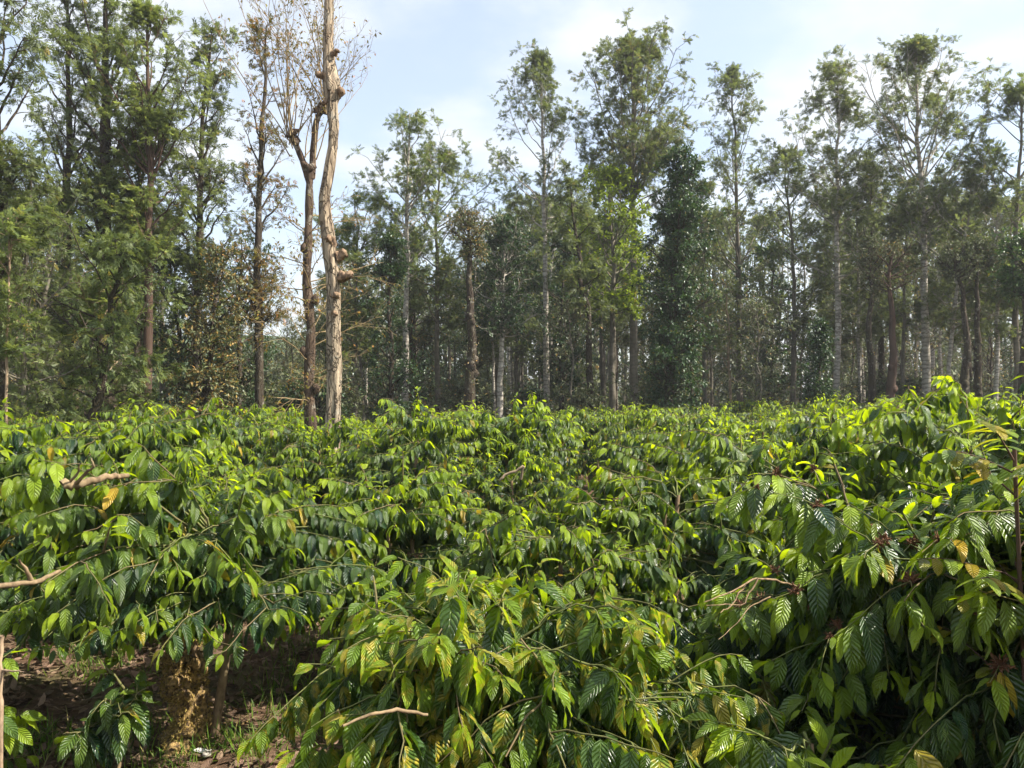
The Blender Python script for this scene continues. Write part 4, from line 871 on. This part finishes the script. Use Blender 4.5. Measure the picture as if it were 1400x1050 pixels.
def stones():
    rng=np.random.default_rng(5)
    for k,(px,d) in enumerate([(257,4.95),(285,4.7),(232,4.9)]):
        bm=Acc(); z=np.linspace(-1,1,8); r=0.022+0.006*k; P=np.stack([0*z,0*z,z*r*0.6],1); tubes(bm,P,r*np.sqrt(np.clip(1-z**2,0.01,1)),10,rough=0.1,rng=rng)
        o=obj('pebble',bm.mesh('pebble',M['bark_pale'])); x=PX(px,d); o.location=(x,d,float(gh(x,d))+0.03); tag(o,['rounded grey pebble between the paper scrap and the mossy trunk','pale pebble just beside the paper scrap','largest pale pebble among the dead leaves by the mossy trunk'][k],'pebble')
stones()
# edge sapling with yellowing compound leaves in front of the tall dark bush
def edge_sapling():
    rng=np.random.default_rng(66); w=Acc(); f=Acc(); d=2.75; x0=PX(1392,d)
    s=np.linspace(0,1,14); P=np.stack([0.02*np.sin(s*4),0*s,s*2.0],1); tubes(w,P,0.009*(1-0.5*s)+0.002,8,rough=0.06,rng=rng)
    C,_,_,_=children(rng,P[None],0.012*np.ones((1,14)),15,0.55,1.0,60,0.38,0.2,0.3,7,0.04); tubes(w,C,np.linspace(0.004,0.0015,7)[None]*np.ones((len(C),1)),4)
    for k in range(7):
        for sg in (-1,1):
            T_=np.full((len(C),1),0.25+0.11*k); q,tan=interp(C,T_); q=q[:,0]; tan=tan[:,0]; sd=nrm(np.cross(tan,np.array([0,0,1.0]))); N=len(q)
            dd=nrm(sd*sg+tan*0.5-np.array([0,0,0.35])+rng.normal(0,0.1,(N,3))); L=0.085*rng.uniform(0.8,1.2,N)
            leaves(f,q,dd,np.array([0,0,1.0])+sd*sg*0.3,L,L*0.45,rng.uniform(0.2,0.8,N),rng.uniform(0.1,0.3,N),np.stack([rng.uniform(0.4,1,N),rng.uniform(0,1,N),(rng.uniform(size=N)<0.3)*rng.uniform(0.3,1,N)],1),nu=7,nv=3,shape=(0.5,0.6))
    t=thing('sapling','thin brown-stemmed sapling with yellowing paired leaflets in front of the tall dark bush','sapling',(x0,d,0))
    part('trunk',w.mesh('trunk',M['bark_red']),t); part('crown',f.mesh('crown',M['coffee']),t)
edge_sapling()

# ------------------------------------------------------------------ light, sky, haze, camera
SUN_AZ=R(99); SUN_EL=R(48)     # azimuth clockwise from the view direction (+Y)
sv=Vector((math.sin(SUN_AZ)*math.cos(SUN_EL),math.cos(SUN_AZ)*math.cos(SUN_EL),math.sin(SUN_EL)))
ld=bpy.data.lights.new('sun','SUN'); ld.energy=5.0; ld.angle=R(0.5); ld.color=(1,0.93,0.82)
lo=bpy.data.objects.new('sun',ld); COL.objects.link(lo); lo.rotation_euler=sv.to_track_quat('Z','Y').to_euler()
wd=bpy.data.worlds.new('World'); sc.world=wd; wd.use_nodes=True; nt=wd.node_tree; ns=nt.nodes; ls=nt.links
for n in list(ns): ns.remove(n)
sky=N_(ns,'ShaderNodeTexSky'); sky.sky_type='NISHITA'; sky.sun_disc=False; sky.sun_elevation=SUN_EL; sky.sun_rotation=SUN_AZ
sky.air_density=1.0; sky.dust_density=2.0; sky.ozone_density=1.0
bg=N_(ns,'ShaderNodeBackground'); bg.inputs[1].default_value=0.13; out=N_(ns,'ShaderNodeOutputWorld')
tc=N_(ns,'ShaderNodeTexCoord')
sx=N_(ns,'ShaderNodeSeparateXYZ'); ls.new(tc.outputs['Generated'],sx.inputs[0])
# project on a high layer so clouds flatten towards the horizon
zc=mathn(ns,ls,'MAXIMUM',sx.outputs[2],0.06); zc=mathn(ns,ls,'ADD',zc,0.18)
cx=N_(ns,'ShaderNodeCombineXYZ'); ls.new(mathn(ns,ls,'DIVIDE',sx.outputs[0],zc),cx.inputs[0]); ls.new(mathn(ns,ls,'DIVIDE',sx.outputs[1],zc),cx.inputs[1])
nz=N_(ns,'ShaderNodeTexNoise'); nz.inputs['Scale'].default_value=1.9; nz.inputs['Detail'].default_value=9; nz.inputs['Roughness'].default_value=0.52; ls.new(cx.outputs[0],nz.inputs['Vector'])
cf=N_(ns,'ShaderNodeMapRange'); cf.inputs[1].default_value=0.42; cf.inputs[2].default_value=0.66; cf.inputs[3].default_value=0.35; cf.inputs[4].default_value=0.95; cf.interpolation_type='SMOOTHSTEP'; ls.new(nz.outputs[0],cf.inputs[0])
cc=mixc(ns,ls,cf.outputs[0],sky.outputs[0],(3.5,3.62,3.72))
ls.new(cc,bg.inputs[0]); ls.new(bg.outputs[0],out.inputs[0])

def haze():
    m,nt,ns,ls=newmat('haze'); o_=N_(ns,'ShaderNodeOutputMaterial'); v=N_(ns,'ShaderNodeVolumePrincipled'); v.inputs['Color'].default_value=(0.9,0.94,1,1); v.inputs['Density'].default_value=0.0007; v.inputs['Anisotropy'].default_value=0.2
    ls.new(v.outputs[0],o_.inputs['Volume'])
    x0,x1,y0,y1,z0,z1=-450,450,-430,450,-4.5,45
    V=np.array([[x0,y0,z0],[x1,y0,z0],[x1,y1,z0],[x0,y1,z0],[x0,y0,z1],[x1,y0,z1],[x1,y1,z1],[x0,y1,z1]]); Q=[[0,3,2,1],[4,5,6,7],[0,1,5,4],[1,2,6,5],[2,3,7,6],[3,0,4,7]]
    a=Acc(); a.add(V,Q); o=obj('haze',a.mesh('haze',m,False)); tag(o,'thin pale morning haze over the plantation','haze',kind='stuff')
haze()

cam=bpy.data.cameras.new('camera'); cam.sensor_width=36; cam.lens=F/1400*36; cam.clip_end=3000; cam.clip_start=0.05
co=bpy.data.objects.new('camera',cam); COL.objects.link(co); co.location=(0,0,CAMH); co.rotation_euler=(R(90)+math.atan((HOR-525)/F),0,0); sc.camera=co
sc.view_settings.view_transform='Standard'; sc.view_settings.look='None'; sc.view_settings.exposure=1.22; sc.view_settings.gamma=1
sc.render.engine='CYCLES'
cy=sc.cycles; cy.max_bounces=6; cy.diffuse_bounces=2; cy.glossy_bounces=2; cy.transmission_bounces=4; cy.volume_bounces=0; cy.transparent_max_bounces=4
cy.use_denoising=True; cy.use_adaptive_sampling=True; cy.adaptive_threshold=0.02; cy.caustics_reflective=False; cy.caustics_refractive=False
try: cy.denoiser='OPENIMAGEDENOISE'
except Exception: pass
